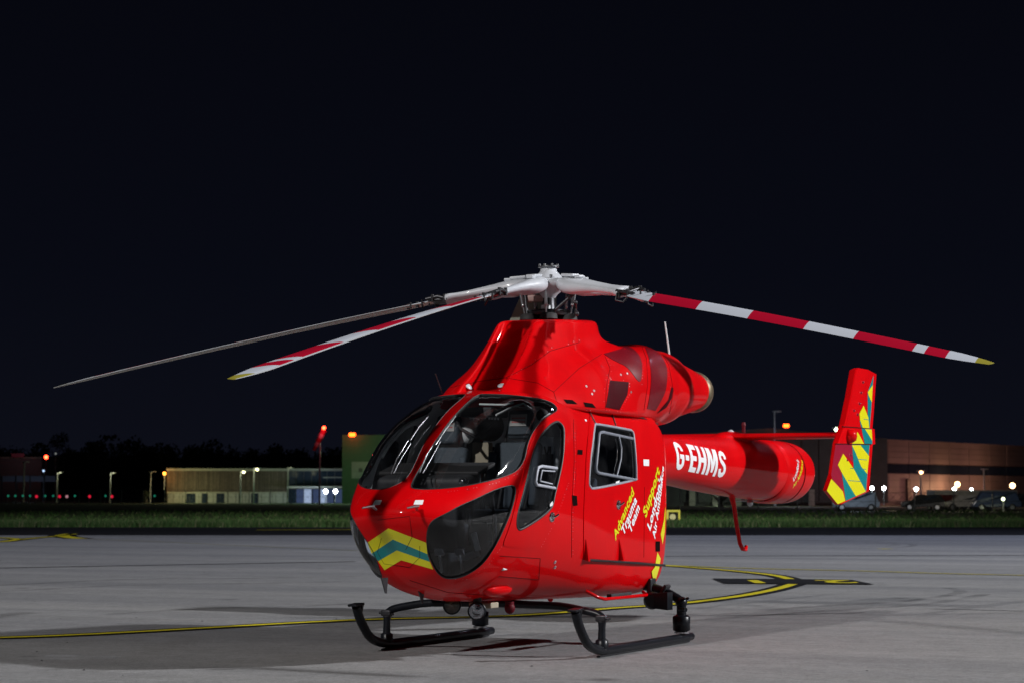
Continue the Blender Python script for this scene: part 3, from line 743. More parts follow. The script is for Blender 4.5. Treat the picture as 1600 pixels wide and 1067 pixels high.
rivets([(1003, 600), (1005, 572), (1000, 556), (988, 543)], ds, 5); rivets([(1044, 640), (1049, 610), (1042, 570)], ds, 6)
rivets([(950, 592), (984, 594.5), (983, 616), (969, 643), (944, 639)], ds, 5); rivets([(870, 618), (930, 643), (1010, 658)], hs, 7)
rivets([(762, 590), (800, 586), (830, 568), (862, 545), (905, 532)], ds, 9, .005, jit=2); rivets([(875, 636), (905, 641), (940, 645)], ds, 6, .006, jit=3)
link('rivets', rv.mesh(), heli, STEEL, kind='stuff')
for u, v in ((970, 585), (980, 583), (986, 612), (916, 603), (928, 610), (925, 615)):
    l, n = ds.px(u, v); mb = MB(); mb.lathe([(0, .012), (.004, .012), (.005, .008), (.002, .007)], l, n, 14); mb.build('cowl_latch', STEEL, heli)
# pitot probes, whip aerials, blade aerials
for u, v in ((588, 796), (651, 796)):
    l, n = hs.px(u, v); mb = MB(); k_ = l+n*.07; mb.tube([l, l+n*.05, k_], .012, 8, 0); mb.tube([k_-Vector((.03, 0, 0)), k_+Vector((.06, 0, -.004)), k_+Vector((.16, .0, -.012))], [.013, .012, .007], 10, 0); mb.build('pitot_probe', STEEL, heli)
mb = MB(); p0 = onplane(1047, 562, 1, 0); p1 = onplane(1039, 503, 1, 0); mb.tube([p0, p0.lerp(p1, .5), p1], [.012, .010, .008], 8); mb.build('whip_aerial', WHITET, heli)
mb = MB(); p0 = onplane(691, 614, 1, -.45); p1 = onplane(680, 583, 1, -.45); mb.tube([p0, p1], .005, 6); mb.build('wire_aerial', DKM, heli)
for u, v in ((600, 921), (657, 937)):
    p = onplane(u, v, 1, 0); mb = MB(); mb.add([p+Vector(q_) for q_ in ((.05, .006, .10), (-.06, .006, .10), (-.045, .003, -.03), (-.02, .003, -.03), (.05, -.006, .10), (-.06, -.006, .10), (-.045, -.003, -.03), (-.02, -.003, -.03))], [(0, 3, 2, 1), (4, 5, 6, 7), (0, 4, 7, 3), (3, 7, 6, 2), (2, 6, 5, 1)]); mb.build('blade_aerial', DKM, heli)
# wipers
WIPM = mat('wiper_metal', (.30, .30, .32), .35, metal=.8, noise=.6, nscale=25)
def wiper(P1, P2, P3):
    mb = MB()
    for P, r_ in ((P1, .006), (P2, .005), (P3, .008)):
        Q = resample(P, 6, False); mb.tube([l+n*.035 for l, n in (hs.px(*q_) for q_ in Q)], r_, 6)
    mb.build('windscreen_wiper', WIPM, heli)
wiper([(613, 745), (622, 722), (638, 695), (653, 676)], [(617, 744), (628, 722), (644, 697)], [(643, 692), (656, 672), (670, 656)])
wiper([(657, 743), (668, 716), (682, 694), (692, 682)], [(662, 744), (676, 720), (690, 694)], [(682, 700), (696, 678), (713, 655)])
# ---- tail boom
bz = pchip([-1.9, -2.9, -4.0, -5.2, -6.3, -7.0], [1.85, 1.84, 1.81, 1.775, 1.745, 1.73]); br = pchip([-1.9, -2.9, -4.0, -5.2, -6.3, -7.0], [.265, .272, .315, .35, .37, .375])
def tubeX(xs_, n=64, mi=0, mb=None, rfn=br, zfn=bz, tilt=0):
    mb = mb or MB(); V = []
    for x in xs_:
        r_ = float(rfn(x)); z_ = float(zfn(x))
        for k_ in range(n): a = 2*math.pi*k_/n; V.append((x-tilt*r_*math.cos(a), r_*math.cos(a)*1.0, z_+r_*math.sin(a)))
    mb.add(V, [(i*n+k_, i*n+(k_+1) % n, (i+1)*n+(k_+1) % n, (i+1)*n+k_) for i in range(len(xs_)-1) for k_ in range(n)], True, mi); return mb
mb = tubeX(np.linspace(-1.9, -6.28, 60)); bo = mb.build('tail_boom', RED, heli)
bs_f = outward(mb.v, mb.f)
bm_ = bo.data
bs = Surf(mb.v, bs_f)
# thruster drum
r2 = pchip([-6.28, -6.30, -6.9, -7.2, -7.45, -7.60, -7.68], [.362, .39, .395, .385, .34, .26, .18]); z2 = pchip([-6.28, -7.2, -7.68], [1.735, 1.73, 1.745])
mb = tubeX(list(np.linspace(-6.283, -6.86, 10)), rfn=r2, zfn=z2); td = mb.build('thruster_drum', RED, heli)
mb = tubeX([-6.86, -6.875, -6.89, -6.905], rfn=lambda x: .388, zfn=z2); mb.build('thruster_gap', SEAM, heli)
mb = tubeX(list(np.linspace(-6.905, -7.45, 20))+list(np.linspace(-7.47, -7.68, 12)), rfn=r2, zfn=z2)
n = 64; base = len(mb.v)-n; mb.add([mb.v[base+k_] for k_ in range(n)], [tuple(range(n))], True); mb.build('thruster_cone', RED, heli)
# registration
def boomtext(body, u, v, size, m, xs=1, bold=.01, ang=-2.0, shear=0, yy=.36, sf=None, name='lettering', off=.004):
    V, F = textmesh(body, size, bold, shear, .04, xs, 1.16 if size > .3 else 1.05); c_ = onplane(u, v, 1, yy); ca, sa = math.cos(R(ang)), math.sin(R(ang)); zc_ = (min(y for x, y in V)+max(y for x, y in V))/2
    def mp(p):
        x = p[0]; y = p[1]-zc_; X = -(x*ca-y*sa); Z = x*sa+y*ca; zz = c_.z+Z; xx = c_.x+X
        zc0 = float(bz(xx)); rr = float(sf(xx) if sf else br(xx)); a = max(-1.3, min(1.3, (zz-zc0)/rr*1.0)); n_ = Vector((0, math.cos(a), math.sin(a)))
        return Vector((xx, 0, zc0))+n_*rr, n_
    me = lay(V, F, None, mp, off, 0); return link(name, me, heli, m)
def bandpoly(P, w):
    P = [np.array(p, float) for p in P]; L = []; Rr = []
    for i, p in enumerate(P):
        a = P[max(i-1, 0)]; b_ = P[min(i+1, len(P)-1)]; d = (b_-a)/np.linalg.norm(b_-a); nn = np.array((-d[1], d[0])); L.append(p+nn*w/2); Rr.append(p-nn*w/2)
    return L+Rr[::-1]
GLY = {'G': (.60, bandpoly([(.49, .68), (.485, .78), (.44, .865), (.36, .90), (.30, .905), (.24, .90), (.16, .865), (.11, .78), (.10, .68), (.10, .32), (.11, .22), (.16, .135), (.24, .10), (.30, .095), (.36, .10), (.44, .135), (.49, .22), (.50, .32), (.50, .56)], .19)),
       '-': (.27, [(0, .38), (.27, .38), (.27, .57), (0, .57)]),
       'E': (.50, [(0, 0), (.5, 0), (.5, .18), (.20, .18), (.20, .41), (.46, .41), (.46, .59), (.20, .59), (.20, .82), (.5, .82), (.5, 1), (0, 1)]),
       'H': (.60, [(0, 0), (.20, 0), (.20, .41), (.40, .41), (.40, 0), (.60, 0), (.60, 1), (.40, 1), (.40, .59), (.20, .59), (.20, 1), (0, 1)]),
       'M': (.78, [(0, 0), (.19, 0), (.19, .64), (.32, .12), (.46, .12), (.59, .64), (.59, 0), (.78, 0), (.78, 1), (.50, 1), (.39, .50), (.28, 1), (0, 1)]),
       'S': (.60, bandpoly([(.49, .70), (.48, .80), (.42, .88), (.30, .91), (.18, .88), (.11, .80), (.11, .70), (.17, .60), (.30, .53), (.43, .44), (.49, .33), (.49, .22), (.43, .13), (.30, .09), (.17, .12), (.11, .20), (.10, .31)], .18))}
tw = sum(GLY[c_][0] for c_ in 'G-EHMS')+.10*5; xa = onplane(1057, 714, 1, .27).x; xb = onplane(1136, 724, 1, .33).x; x_ = 0
for c_ in 'G-EHMS':
    w_, P = GLY[c_]; V2, F = cdt(P, .12)
    def mp(p):
        t = (x_+p[0])/tw; xx = xa+(xb-xa)*t; zc0 = float(bz(xx)); rr = float(br(xx)); z_ = zc0+.035-.05*t+(p[1]-.5)*.30; a = math.asin(max(-.97, min(.97, (z_-zc0)/rr))); n_ = Vector((0, math.cos(a), math.sin(a))); return Vector((xx, 0, zc0))+n_*rr, n_
    if c_ == 'G':
        V3, F3 = cdt([(.27, .40), (.402, .40), (.402, .56), (.27, .56)], .12); k_ = len(V2); V2 = V2+V3; F = F+[tuple(i+k_ for i in f) for f in F3]
    link('registration_letter', lay(V2, F, None, mp, .004, 0), heli, WHITET); x_ += w_+.10
boomtext("London's", 1241, 733, .11, WHITET, .8, .002, ang=50, sf=r2); boomtext('Air Ambulance', 1246, 739, .10, YEL, .7, .002, ang=50, sf=r2)
# boom to cabin fillet bands, underside strake, tail bumper
mb = MB(); pts = [onplane(u, v, 1, 0) for u, v in ((1143, 772), (1147, 790), (1151, 820), (1156, 848), (1160, 857), (1165, 858), (1166, 852))]; mb.tube(pts, [.04, .028, .026, .025, .025, .025, .02], 12); mb.build('tail_bumper', RED, heli)
mb = MB(); p = onplane(1172, 783, 1, 0); mb.lathe([(0, .02), (.03, .04), (.07, .035), (.09, .01)], p+Vector((0, 0, .03)), (0, 0, -1), 16); mb.tube([p+Vector((-.5, 0, .01)), p+Vector((.6, 0, .01))], .006, 6); mb.build('tail_beacon', STEEL, heli)
# stabiliser
def wing(mb, A, B, ca, cb, th, n=20, mi=0):
    """airfoil section between two points; chord runs aft along -X"""
    def sec(P, c_):
        o = []
        for k_ in range(n):
            t = 2*math.pi*k_/n; x = .5*(1+math.cos(t)); y = th*c_*(math.sin(t))*(1-.55*x)**.6*.5*(.25+.75*math.sin(math.acos(max(-1, min(1, 2*(x**.6)-1))))) if False else th*c_*.5*math.copysign(abs(math.sin(t))**.9, math.sin(t))*(1-.6*x)
            o.append((P[0]-x*c_, P[1], P[2]+y))
        return o
    V = sec(A, ca)+sec(B, cb); mb.add(V, [(k_, (k_+1) % n, n+(k_+1) % n, n+k_) for k_ in range(n)], True, mi); mb.add(V[:n], [tuple(range(n))], False, mi); mb.add(V[n:], [tuple(reversed(range(n)))], False, mi)
mb = MB(); wing(mb, (-4.98, -1.40, 2.135), (-4.98, 1.40, 2.135), .62, .62, .16); st = mb.build('stabiliser', RED, heli)
mb = MB(); mb.sphere((-5.3, 0, 2.08), 1, 28, 0, (.62, .17, .12)); mb.build('stabiliser_fairing', RED, heli)
for u, v in ((1142, 674), ): mb = MB(); mb.sphere(onplane(u, v, 1, 0)-Vector((0, 0, .02)), .045, 12); mb.build('position_lamp', WHITE, heli)
mb = MB(); p = onplane(1162, 676, 1, 0); mb.tube([p, p+Vector((0, 0, .10))], .022, 10); mb.tube([p+Vector((0, 0, .09)), p+Vector((0, 0, .13))], [.03, .02], 10); mb.build('tail_lamp', REDD, heli)
# fins
FO = [(1290, 766), (1298.5, 740.5), (1305.5, 692), (1316, 662), (1325, 620), (1332.5, 577.5), (1338, 574.5), (1352, 577), (1365, 584), (1361, 640), (1358.5, 669.3), (1362, 670), (1363, 693.5), (1359, 694.7), (1353, 767.5), (1308.5, 788)]
YF = 1.42
FP = [onplane(u, v, 1, YF) for u, v in FO]
def finmesh():
    # outline ring with rounded edge profile
    c_ = sum(FP, Vector())/len(FP); bm = bmesh.new(); n = len(FP); lay_ = []
    for yo, sc in ((-.04, .975), (-.025, 1.0), (.025, 1.0), (.04, .975)):
        ringv = []
        for p in FP:
            d = p-c_; q_ = c_+Vector((d.x*(1-(1-sc)*.9), 0, d.z*(1-(1-sc)*.28))); w = (p.x-(-6.38))/2
            ringv.append(bm.verts.new((q_.x, YF+yo, q_.z)))
        lay_.append(ringv)
    for a, b_ in zip(lay_[:-1], lay_[1:]):
        for i in range(n): bm.faces.new((a[i], a[(i+1) % n], b_[(i+1) % n], b_[i]))
    bm.faces.new(lay_[-1]); bm.faces.new(list(reversed(lay_[0])))
    bmesh.ops.recalc_face_normals(bm, faces=bm.faces[:]); me = bpy.data.meshes.new('fin'); bm.to_mesh(me); bm.free(); return me
fme = finmesh(); fins = [link('tail_fin', fme, heli, RED), link('tail_fin', mirror_mesh(fme), heli, RED)]
fsf = Surf([v.co.copy() for v in fme.vertices], [tuple(p.vertices) for p in fme.polygons])
FS = [('m', [(1298.5, 741), (1305.5, 694), (1331, 694), (1333, 722), (1322, 712), (1317, 708), (1309, 725.5), (1315, 738), (1318, 770), (1300, 748)]),
      ('t', [(1364.6, 586), (1361, 597), (1355.5, 612), (1355.5, 650), (1349, 652), (1343, 657), (1346, 669), (1350.5, 692.7), (1362.8, 693), (1361.8, 670), (1358.4, 669.3), (1361, 640)]),
      ('y', [(1363.2, 601), (1355.5, 612), (1357, 618), (1361.8, 628)]), ('y', [(1349, 633), (1342.5, 645.6), (1343.5, 656), (1348, 668.3), (1357.8, 669), (1356.5, 652)]), ('y', [(1351, 669.5), (1361.6, 670.5), (1362.6, 688)]), ('y', [(1339.5, 674), (1331, 692.5), (1349.5, 692.7), (1344, 682)]),
      ('t', [(1331, 694.3), (1358.6, 694.3), (1353, 767.5), (1321, 782), (1315, 738), (1334, 732)]), ('y', [(1330.8, 694.8), (1344, 694.8), (1357.6, 712), (1354.6, 740), (1345, 728), (1337, 708)]),
      ('y', [(1317, 708), (1308.8, 725.5), (1315, 738), (1326, 757), (1336.7, 774.5), (1352.5, 767.3), (1334, 732.5), (1324, 718)]), ('y', [(1298.5, 747.5), (1291.5, 766), (1308.5, 787), (1320.3, 782), (1316.5, 767)])]
def finproj(p):
    q_ = onplane(p[0], p[1], 1, YF+.040); return Vector((q_.x, YF+.040, q_.z)), Vector((0, 1, 0))
for kk, P in FS:
    V2, F = cdt(P, 8); me = lay(V2, F, None, finproj, {'m': .0015, 't': .0025, 'y': .0035}[kk], 0)
    for sd in (0, 1): link('livery_film', me if sd == 0 else mirror_mesh(me), fins[sd], {'m': MAROON, 't': TEAL, 'y': YEL}[kk])
mb = MB()
for P in ([(1316, 666), (1358, 669)], [(1305.5, 693), (1361, 694)]): mb.tube([finproj(P[0])[0], finproj(P[1])[0]], .007, 6)
both('fin_seam', mb, SEAM, fins)
mb = MB(); mb.lathe([(0, .085), (.05, .08), (.085, .055), (.10, .01)], (-5.2, YF+.04, 2.13), (0, 1, 0), 20); both('fin_pivot_cap', mb, RED, fins)
mb = MB()
for u, v in ((1348, 596.5), (1345, 613), (1342.5, 630), (1339.5, 647), (1334, 641), (1329, 710), (1323, 718)): p, n_ = finproj((u, v)); mb.lathe([(0, .018), (.012, .014), (.02, .004)], p, (0, 1, 0), 8)
both('fin_bolts', mb, MAROON, fins, kind='stuff')
for v0, v1 in (((1349, 654), (1357, 655.5)), ((1333, 716), (1354, 718)), ((1328, 731), (1352, 732.5)), ((1325, 750), (1351, 752))):
    mb = MB(); mb.tube([finproj(v0)[0], finproj(v1)[0]], .006, 6); both('trim_tab_rib', mb, TEAL, fins)

# ---- skids
def sy(fn):
    for s_ in (1, -1): fn(s_)
def skid(s_):
    y = 1.095*s_; mb = MB()
    P = [(-.90, .056), (-.84, .055), (1.0, .055), (1.26, .060), (1.44, .085), (1.60, .14), (1.72, .24), (1.80, .33), (1.86, .43)]
    Q = [np.array(p) for p in P]; L = []
    for i in range(len(Q)-1):
        p0 = Q[max(i-1, 0)]; p1 = Q[i]; p2 = Q[i+1]; p3 = Q[min(i+2, len(Q)-1)]
        for k_ in range(4): t = k_/4; L.append(.5*((2*p1)+(-p0+p2)*t+(2*p0-5*p1+4*p2-p3)*t*t+(-p0+3*p1-3*p2+p3)*t**3))
    L.append(Q[-1]); mb.tube([(a, y, b_) for a, b_ in L], [.042 if a > -.85 else .039 for a, b_ in L], 16); o = mb.build('skid_tube', BLK, heli)
    mb = MB(); mb.box((1.86, y, .447), (.16, .09, .022), Matrix.Rotation(R(4), 3, 'Y'), 0, .006); mb.add([(1.80, y-.03, .36), (1.80, y+.03, .36), (1.80, y+.03, .44), (1.80, y-.03, .44), (1.73, y-.01, .44), (1.73, y+.01, .44)], [(0, 1, 5, 4), (0, 4, 3), (1, 2, 5), (2, 3, 4, 5), (0, 3, 2, 1)]); mb.build('toe_plate', BLK, o)
    mb = MB(); mb.tube([(-.90, y, .012), (1.35, y, .010)], .020, 8, flat=.5); mb.build('wear_shoe', DKM, o)
    # front leg
    mb = MB(); mb.tube([(1.27, y, .07), (1.275, y, .14), (1.27, y, .25), (1.265, y, .33)], [.052, .036, .033, .038], 14); mb.lathe([(0, .058), (.06, .058), (.075, .04)], (1.27, y, .085), (0, 0, 1), 16); mb.build('front_leg', BLK, heli)
    mb = MB()
    for a in (.0, 1): mb.tube([(1.25+.03*a, y, .13), (1.12, y*.965, .345)], .0, 4) if False else None
    mb.lathe([(0, .044), (.05, .044)], (1.262, y, .31), (0, 0, 1), 12); mb.box((1.262, y-.0*s_, .345), (.09, .10, .055), None, 0, .012)
    for dx in (-.03, .03): mb.lathe([(0, .012), (.02, .012)], (1.262+dx, y+.05*s_, .345), (0, s_, 0), 8)
    mb.build('leg_clamp', DKM, heli)
    # rear leg with damper
    yr = y; mb = MB(); mb.lathe([(0, .05), (.02, .055), (.03, .085), (.16, .087), (.17, .075), (.18, .05)], (-.72, yr, .10), (0, 0, 1), 24); d = mb.build('damper', BLK, heli)
    mb = MB(); mb.lathe([(0, .072), (.016, .072)], (-.72, yr, .10), (0, 0, 1), 24); mb.build('damper_collar', STEEL, d)
    mb = MB(); mb.tube([(-.72, yr, .25), (-.72, yr, .40)], .048, 14); mb.tube([(-.66, yr, .335), (-.60, yr+.09*s_, .335)], .022, 10); mb.sphere((-.72, yr, .40), .06, 14)
    for dx in (-.05, .05): mb.lathe([(0, .014), (.03, .014)], (-.72+dx, yr+.03*s_, .43), (0, s_, .4), 8)
    mb.build('rear_leg', BLK, heli)
sy(skid)
def arch(x, z0, z1, name, r_=.040):
    P = [(-1.095, z0), (-1.04, z0+.035), (-.90, z0+(z1-z0)*.62), (-.68, z0+(z1-z0)*.93), (-.4, z1), (0, z1+.005), (.4, z1), (.68, z0+(z1-z0)*.93), (.90, z0+(z1-z0)*.62), (1.04, z0+.035), (1.095, z0)]
    Q = [np.array(p) for p in P]; L = []
    for i in range(len(Q)-1):
        p0 = Q[max(i-1, 0)]; p1 = Q[i]; p2 = Q[i+1]; p3 = Q[min(i+2, len(Q)-1)]
        for k_ in range(4): t = k_/4; L.append(.5*((2*p1)+(-p0+p2)*t+(2*p0-5*p1+4*p2-p3)*t*t+(-p0+3*p1-3*p2+p3)*t**3))
    L.append(Q[-1]); mb = MB(); mb.tube([(x, a, b_) for a, b_ in L], r_, 14); return mb.build(name, BLK, heli)
arch(1.25, .345, .45, 'front_cross_tube', .036); arch(-.72, .41, .57, 'rear_cross_tube', .044)
def clampbox(s_):
    mb = MB(); mb.box((-.72, .78*s_, .555), (.14, .05, .15), None, 0, .015); mb.box((-.72, .92*s_, .51), (.13, .035, .13), Matrix.Rotation(-R(30)*s_, 3, 'X'), 0, .012); mb.build('tube_clamp', DKM, heli)
    mb = MB(); c_ = Vector((-.62, .85*s_, .42)); mb.lathe([(0, .06), (.03, .085), (.10, .085), (.13, .06)], c_-Vector((0, .0, 0)), (1, .15*s_, 0), 20)
    mb.add([c_+Vector(q_) for q_ in ((.0, .02*s_, .07), (.0, .02*s_, -.07), (.02, .20*s_, -.085), (.02, .20*s_, .085), (.12, .02*s_, .07), (.12, .02*s_, -.07), (.16, .20*s_, -.085), (.16, .20*s_, .085))], [(0, 1, 2, 3), (4, 7, 6, 5), (0, 3, 7, 4), (1, 5, 6, 2), (3, 2, 6, 7), (0, 4, 5, 1)]); mb.build('loudspeaker', BLK, heli)
sy(clampbox)
# belly gear: searchlights, beacon, step, bumps
REFL = mat('lamp_reflector', (.75, .76, .8), .12, metal=1, noise=.3, nscale=60); LGL = glass('lamp_glass', (.8, .8, .82))
for i, (y_, z_, mm) in enumerate(((.01, .475, EXH), (.255, .43, REFL))):
    ax = Vector((1, .30 if i == 0 else .42, -.05)).normalized(); c_ = Vector((2.10, y_, z_)); mb = MB()
    mb.lathe([(-.13, .03), (-.11, .055), (-.05, .075), (0, .080), (.012, .082), (.014, .070)], c_, ax, 28, cap=False); o = mb.build('searchlight', BLK, heli)
    mb = MB(); mb.lathe([(-.045, .012), (-.04, .03), (-.015, .06), (.006, .070)], c_, ax, 28, cap=False); mb.sphere(c_-ax*.03, .014, 8); mb.build('reflector_bowl', mm, o)
    mb = MB(); mb.lathe([(.010, .070), (.018, .05), (.022, .0)], c_, ax, 24, cap=False); mb.build('lamp_lens', LGL, o)
    mb = MB(); mb.tube([c_-ax*.05+Vector((0, 0, .05)), c_-ax*.05+Vector((0, 0, .13))], .04, 12); mb.build('lamp_bracket', RUB, o)
mb = MB(); mb.box((1.85, .2, .47), (.16, .22, .05), None, 0, .01); mb.build('belly_box', BEIGE, heli)
mb = MB(); mb.sphere((1.5, .29, .43), .05, 14, 0, (1, 1, 1.1)); mb.tube([(1.5, .29, .44), (1.5, .29, .49)], .04, 12); mb.build('anti_collision_beacon', REDD, heli)
mb = MB(); l, n = hs.px(778, 924); mb.sphere(l-n*.03, 1, 24, 0, (.26, .10, .07)); mb.build('belly_blister', RED, heli)
def step(s_):
    mb = MB(); y = .80*s_; mb.tube([(.72, .70*s_, .56), (.66, y, .50), (.55, .82*s_, .48), (-.52, .82*s_, .475), (-.6, .74*s_, .50)], .016, 10); mb.build('cabin_step', RED, heli)
    mb = MB(); mb.box((.15, .80*s_, .505), (.5, .05, .03), None, 0, .006); mb.build('step_tread', TRIMD, heli)
sy(step)
mb = MB(); l, n = hs.px(860, 936); mb.sphere(l, .028, 10); mb.build('belly_drain', RED, heli)

# ---- interior
PALEC = mat('card', (.35, .35, .34), .6)
def seat(x, y, z, lab):
    t_ = MB(); t_.box((x+.10, y, z), (.46, .44, .12), None, 0, .04); o = t_.build('seat', SEATM, heli)
    b_ = MB(); rot = Matrix.Rotation(R(-12), 3, 'Y'); b_.box((x-.14, y, z+.36), (.11, .46, .62), rot, 0, .045); b_.build('backrest', SEATM, o)
    for sd in (-1, 1): b2 = MB(); b2.box((x-.08, y+.22*sd, z+.33), (.10, .07, .5), rot, 0, .03); b2.build('side_bolster', SEATM, o)
    h_ = MB(); h_.box((x-.24, y, z+.83), (.09, .24, .27), rot, 0, .044); h_.build('headrest', SEATM, o)
    if lab:
        c_ = Vector((x-.17, y, z+.86)); n_ = (rot @ Vector((1, 0, 0))); k_ = MB(); u_ = Vector((0, 1, 0)); w = n_.cross(u_); c_ = Vector((x-.24, y, z+.86))+n_*.049
        k_.add([c_+u_*a*.085+w*b__*.055 for a, b__ in ((-1, -1), (1, -1), (1, 1), (-1, 1))], [(0, 1, 2, 3)]); kk = k_.build('headrest_card', PALEC, o)
        for dz in (.018, -.018):
            k_ = MB()
            for q_ in range(8): k_.add([c_+n_*.002+u_*(-.065+.017*q_+a)+w*(dz+b__) for a, b__ in ((0, -.007), (.012, -.007), (.012, .007), (0, .007))], [(0, 1, 2, 3)])
            k_.build('card_print', REDLINE, o, kind='stuff')
seat(1.55, .31, 1.26, True); seat(1.55, -.43, 1.22, True); seat(.45, .38, .95, False); seat(.45, -.38, .95, False)
mb = MB(); mb.box((.85, 0, .70), (2.3, 1.0, .05), None); mb.build('cabin_floor', TRIMD, heli)
mb = MB(); mb.box((2.52, 0, 1.52), (.32, .88, .22), Matrix.Rotation(R(14), 3, 'Y'), 0, .05); mb.box((2.50, 0, 1.16), (.16, .60, .42), None, 0, .03); ip = mb.build('instrument_panel', TRIMD, heli)
mb = MB(); mb.box((2.38, .0, 1.675), (.36, .98, .035), Matrix.Rotation(R(14), 3, 'Y'), 0, .015); mb.build('glareshield', RUB, ip)
SCR = mat('dark_display', (.03, .035, .05), .15)
for y_ in (-.3, -.1, .1, .3): mb = MB(); mb.box((2.33, y_, 1.52), (.01, .16, .14), Matrix.Rotation(R(-15), 3, 'Y')); mb.build('display', SCR, ip)
mb = MB(); l, n = hs.px(722, 744); mb.sphere(l-n*.06+Vector((-.03, 0, 0)), .045, 16, 0, (1, 1, .8)); mb.build('compass_dome', CHROME, heli)
mb = MB(); mb.box((1.95, 0, .95), (.8, .22, .5), None, 0, .04); mb.build('centre_console', TRIMD, heli)
mb = MB(); mb.box((.70, -.0, 2.20), (.10, 1.16, .12), None, 0, .02); mb.build('overhead_beam', TRIM, heli)
mb = MB(); mb.tube([(2.0, .12, 1.32), (1.95, .1, 1.22), (1.98, .12, 1.0)], .016, 8); mb.tube([(2.1, .40, 1.45), (2.05, .40, 1.25), (2.02, .40, .95)], .018, 8); mb.sphere((2.1, .40, 1.47), .03, 10); mb.build('cyclic_stick', RUB, heli)
mb = MB(); mb.sphere((1.2, -.05, 2.08), .14, 20, 0, (1, .9, 1)); mb.sphere((1.27, -.05, 2.04), .12, 16, 0, (.9, .85, .8)); mb.build('hanging_helmet', RUB, heli)
mb = MB(); mb.sphere((1.2, -.30, 2.04), .10, 20, 0, (.8, .9, 1.2)); mb.build('hanging_bag', TRIM, heli)
mb = MB(); mb.sphere((1.4, .57, 2.17), .06, 16, 0, (.7, 1, 1)); mb.build('headset', RUB, heli)
for p_ in ((2.55, .34, .78), (2.55, .14, .78), (2.55, -.34, .78), (2.55, -.14, .78)):
    mb = MB(); mb.tube([Vector(p_), Vector(p_)+Vector((.05, 0, .16))], .012, 8); mb.box(Vector(p_)+Vector((.05, 0, .18)), (.03, .09, .07), Matrix.Rotation(R(20), 3, 'Y'), 0, .008); mb.build('pedal', CHROME, heli)
for p_, d_ in (((2.62, .50, 1.05), (.02, .05, .16)), ((2.30, .62, 1.12), (.10, .02, .12)), ((2.35, .30, .92), (.12, .16, .05)), ((2.20, .56, .90), (.2, .05, .22))):
    mb = MB(); mb.box(p_, d_, Matrix.Rotation(R(15), 3, 'X'), 0, .008); mb.build('cockpit_fitting', TRIM, heli)
for y_ in (.22, .50, -.28, -.55): mb = MB(); mb.tube([(1.33, y_, 1.80), (1.50, y_*.97, 1.55), (1.62, y_*.93, 1.24)], .018, 6, flat=.25); mb.build('harness_strap', RUB, heli)
mb = MB(); mb.tube([(1.45, .12, 2.12), (1.50, .02, 2.02), (1.42, -.10, 1.98), (1.47, -.22, 2.05), (1.40, -.3, 2.12)], .016, 8); mb.tube([(1.3, .2, 2.15), (1.32, .15, 1.9), (1.28, .22, 1.7)], .010, 6); mb.build('intercom_leads', RUB, heli)
mb = MB(); mb.box((1.45, 0, 2.20), (.36, .34, .09), None, 0, .02); mb.build('overhead_console', TRIMD, heli)
for k_ in range(8): mb = MB(); mb.lathe([(0, .012), (.02, .010)], (1.35+.06*(k_ % 4), -.1+.2*(k_//4), 2.155), (0, 0, -1), 8); mb.build('switch', STEEL, heli)
for (c_, d_, m_) in (((.92, -.60, 1.62), (.04, .26, .72), TRIM), ((.92, .60, 1.62), (.04, .26, .72), TRIM), ((.90, 0, 1.0), (.05, .34, .5), BEIGE), ((.3, -.1, 1.95), (.08, .9, .22), TRIM), ((.2, -.3, 1.2), (.5, .35, .5), TRIMD), ((-.3, 0, 1.5), (.05, 1.3, 1.5), TRIMD), ((.95, -.60, 2.0), (.04, .34, .5), TRIM), ((1.0, -.44, 1.85), (.05, .07, .30), TRIM), ((1.02, -.22, 1.84), (.10, .17, .20), BEIGE), ((1.0, .10, 2.22), (.08, .60, .10), TRIM), ((.98, .52, 2.10), (.05, .20, .24), TRIM), ((.93, -.62, 2.15), (.02, .12, .05), RUB), ((.78, -.15, 1.40), (.04, .30, .45), TRIM), ((.79, .62, 1.70), (.04, .24, .9), TRIM), ((.62, .10, 2.12), (.06, .7, .16), TRIM), ((.90, .28, 2.07), (.03, .46, .14), TRIM)):
    mb = MB(); mb.box(c_, d_, None, 0, .012); mb.build('cabin_panel', m_, heli)
mb = MB()
for i in range(9): a = random.uniform(-.5, .5); mb.tube([(.85, a, 1.9), (.85+random.uniform(-.05, .1), a+random.uniform(-.1, .1), 1.5), (.9, a+random.uniform(-.2, .2), 1.15)], .009, 6)
mb.build('cabin_cables', RUB, heli, kind='stuff')
for P in ([(748, 623), (790, 624), (803, 620)], [(775, 640), (800, 628), (820, 622), (835, 632)]):
    mb = MB(); mb.tube([l-n*.05 for l, n in (hs.px(*q_) for q_ in resample(P, 6, False))], .010, 6); mb.build('roof_frame', TRIM, heli)
# windscreen inner frame on the far side
mb = pxline([(866, 640), (850, 655), (838, 672), (830, 692), (826, 710)], hs, .014, -.06, 5, 8); both('inner_frame', mb, TRIM, H2)

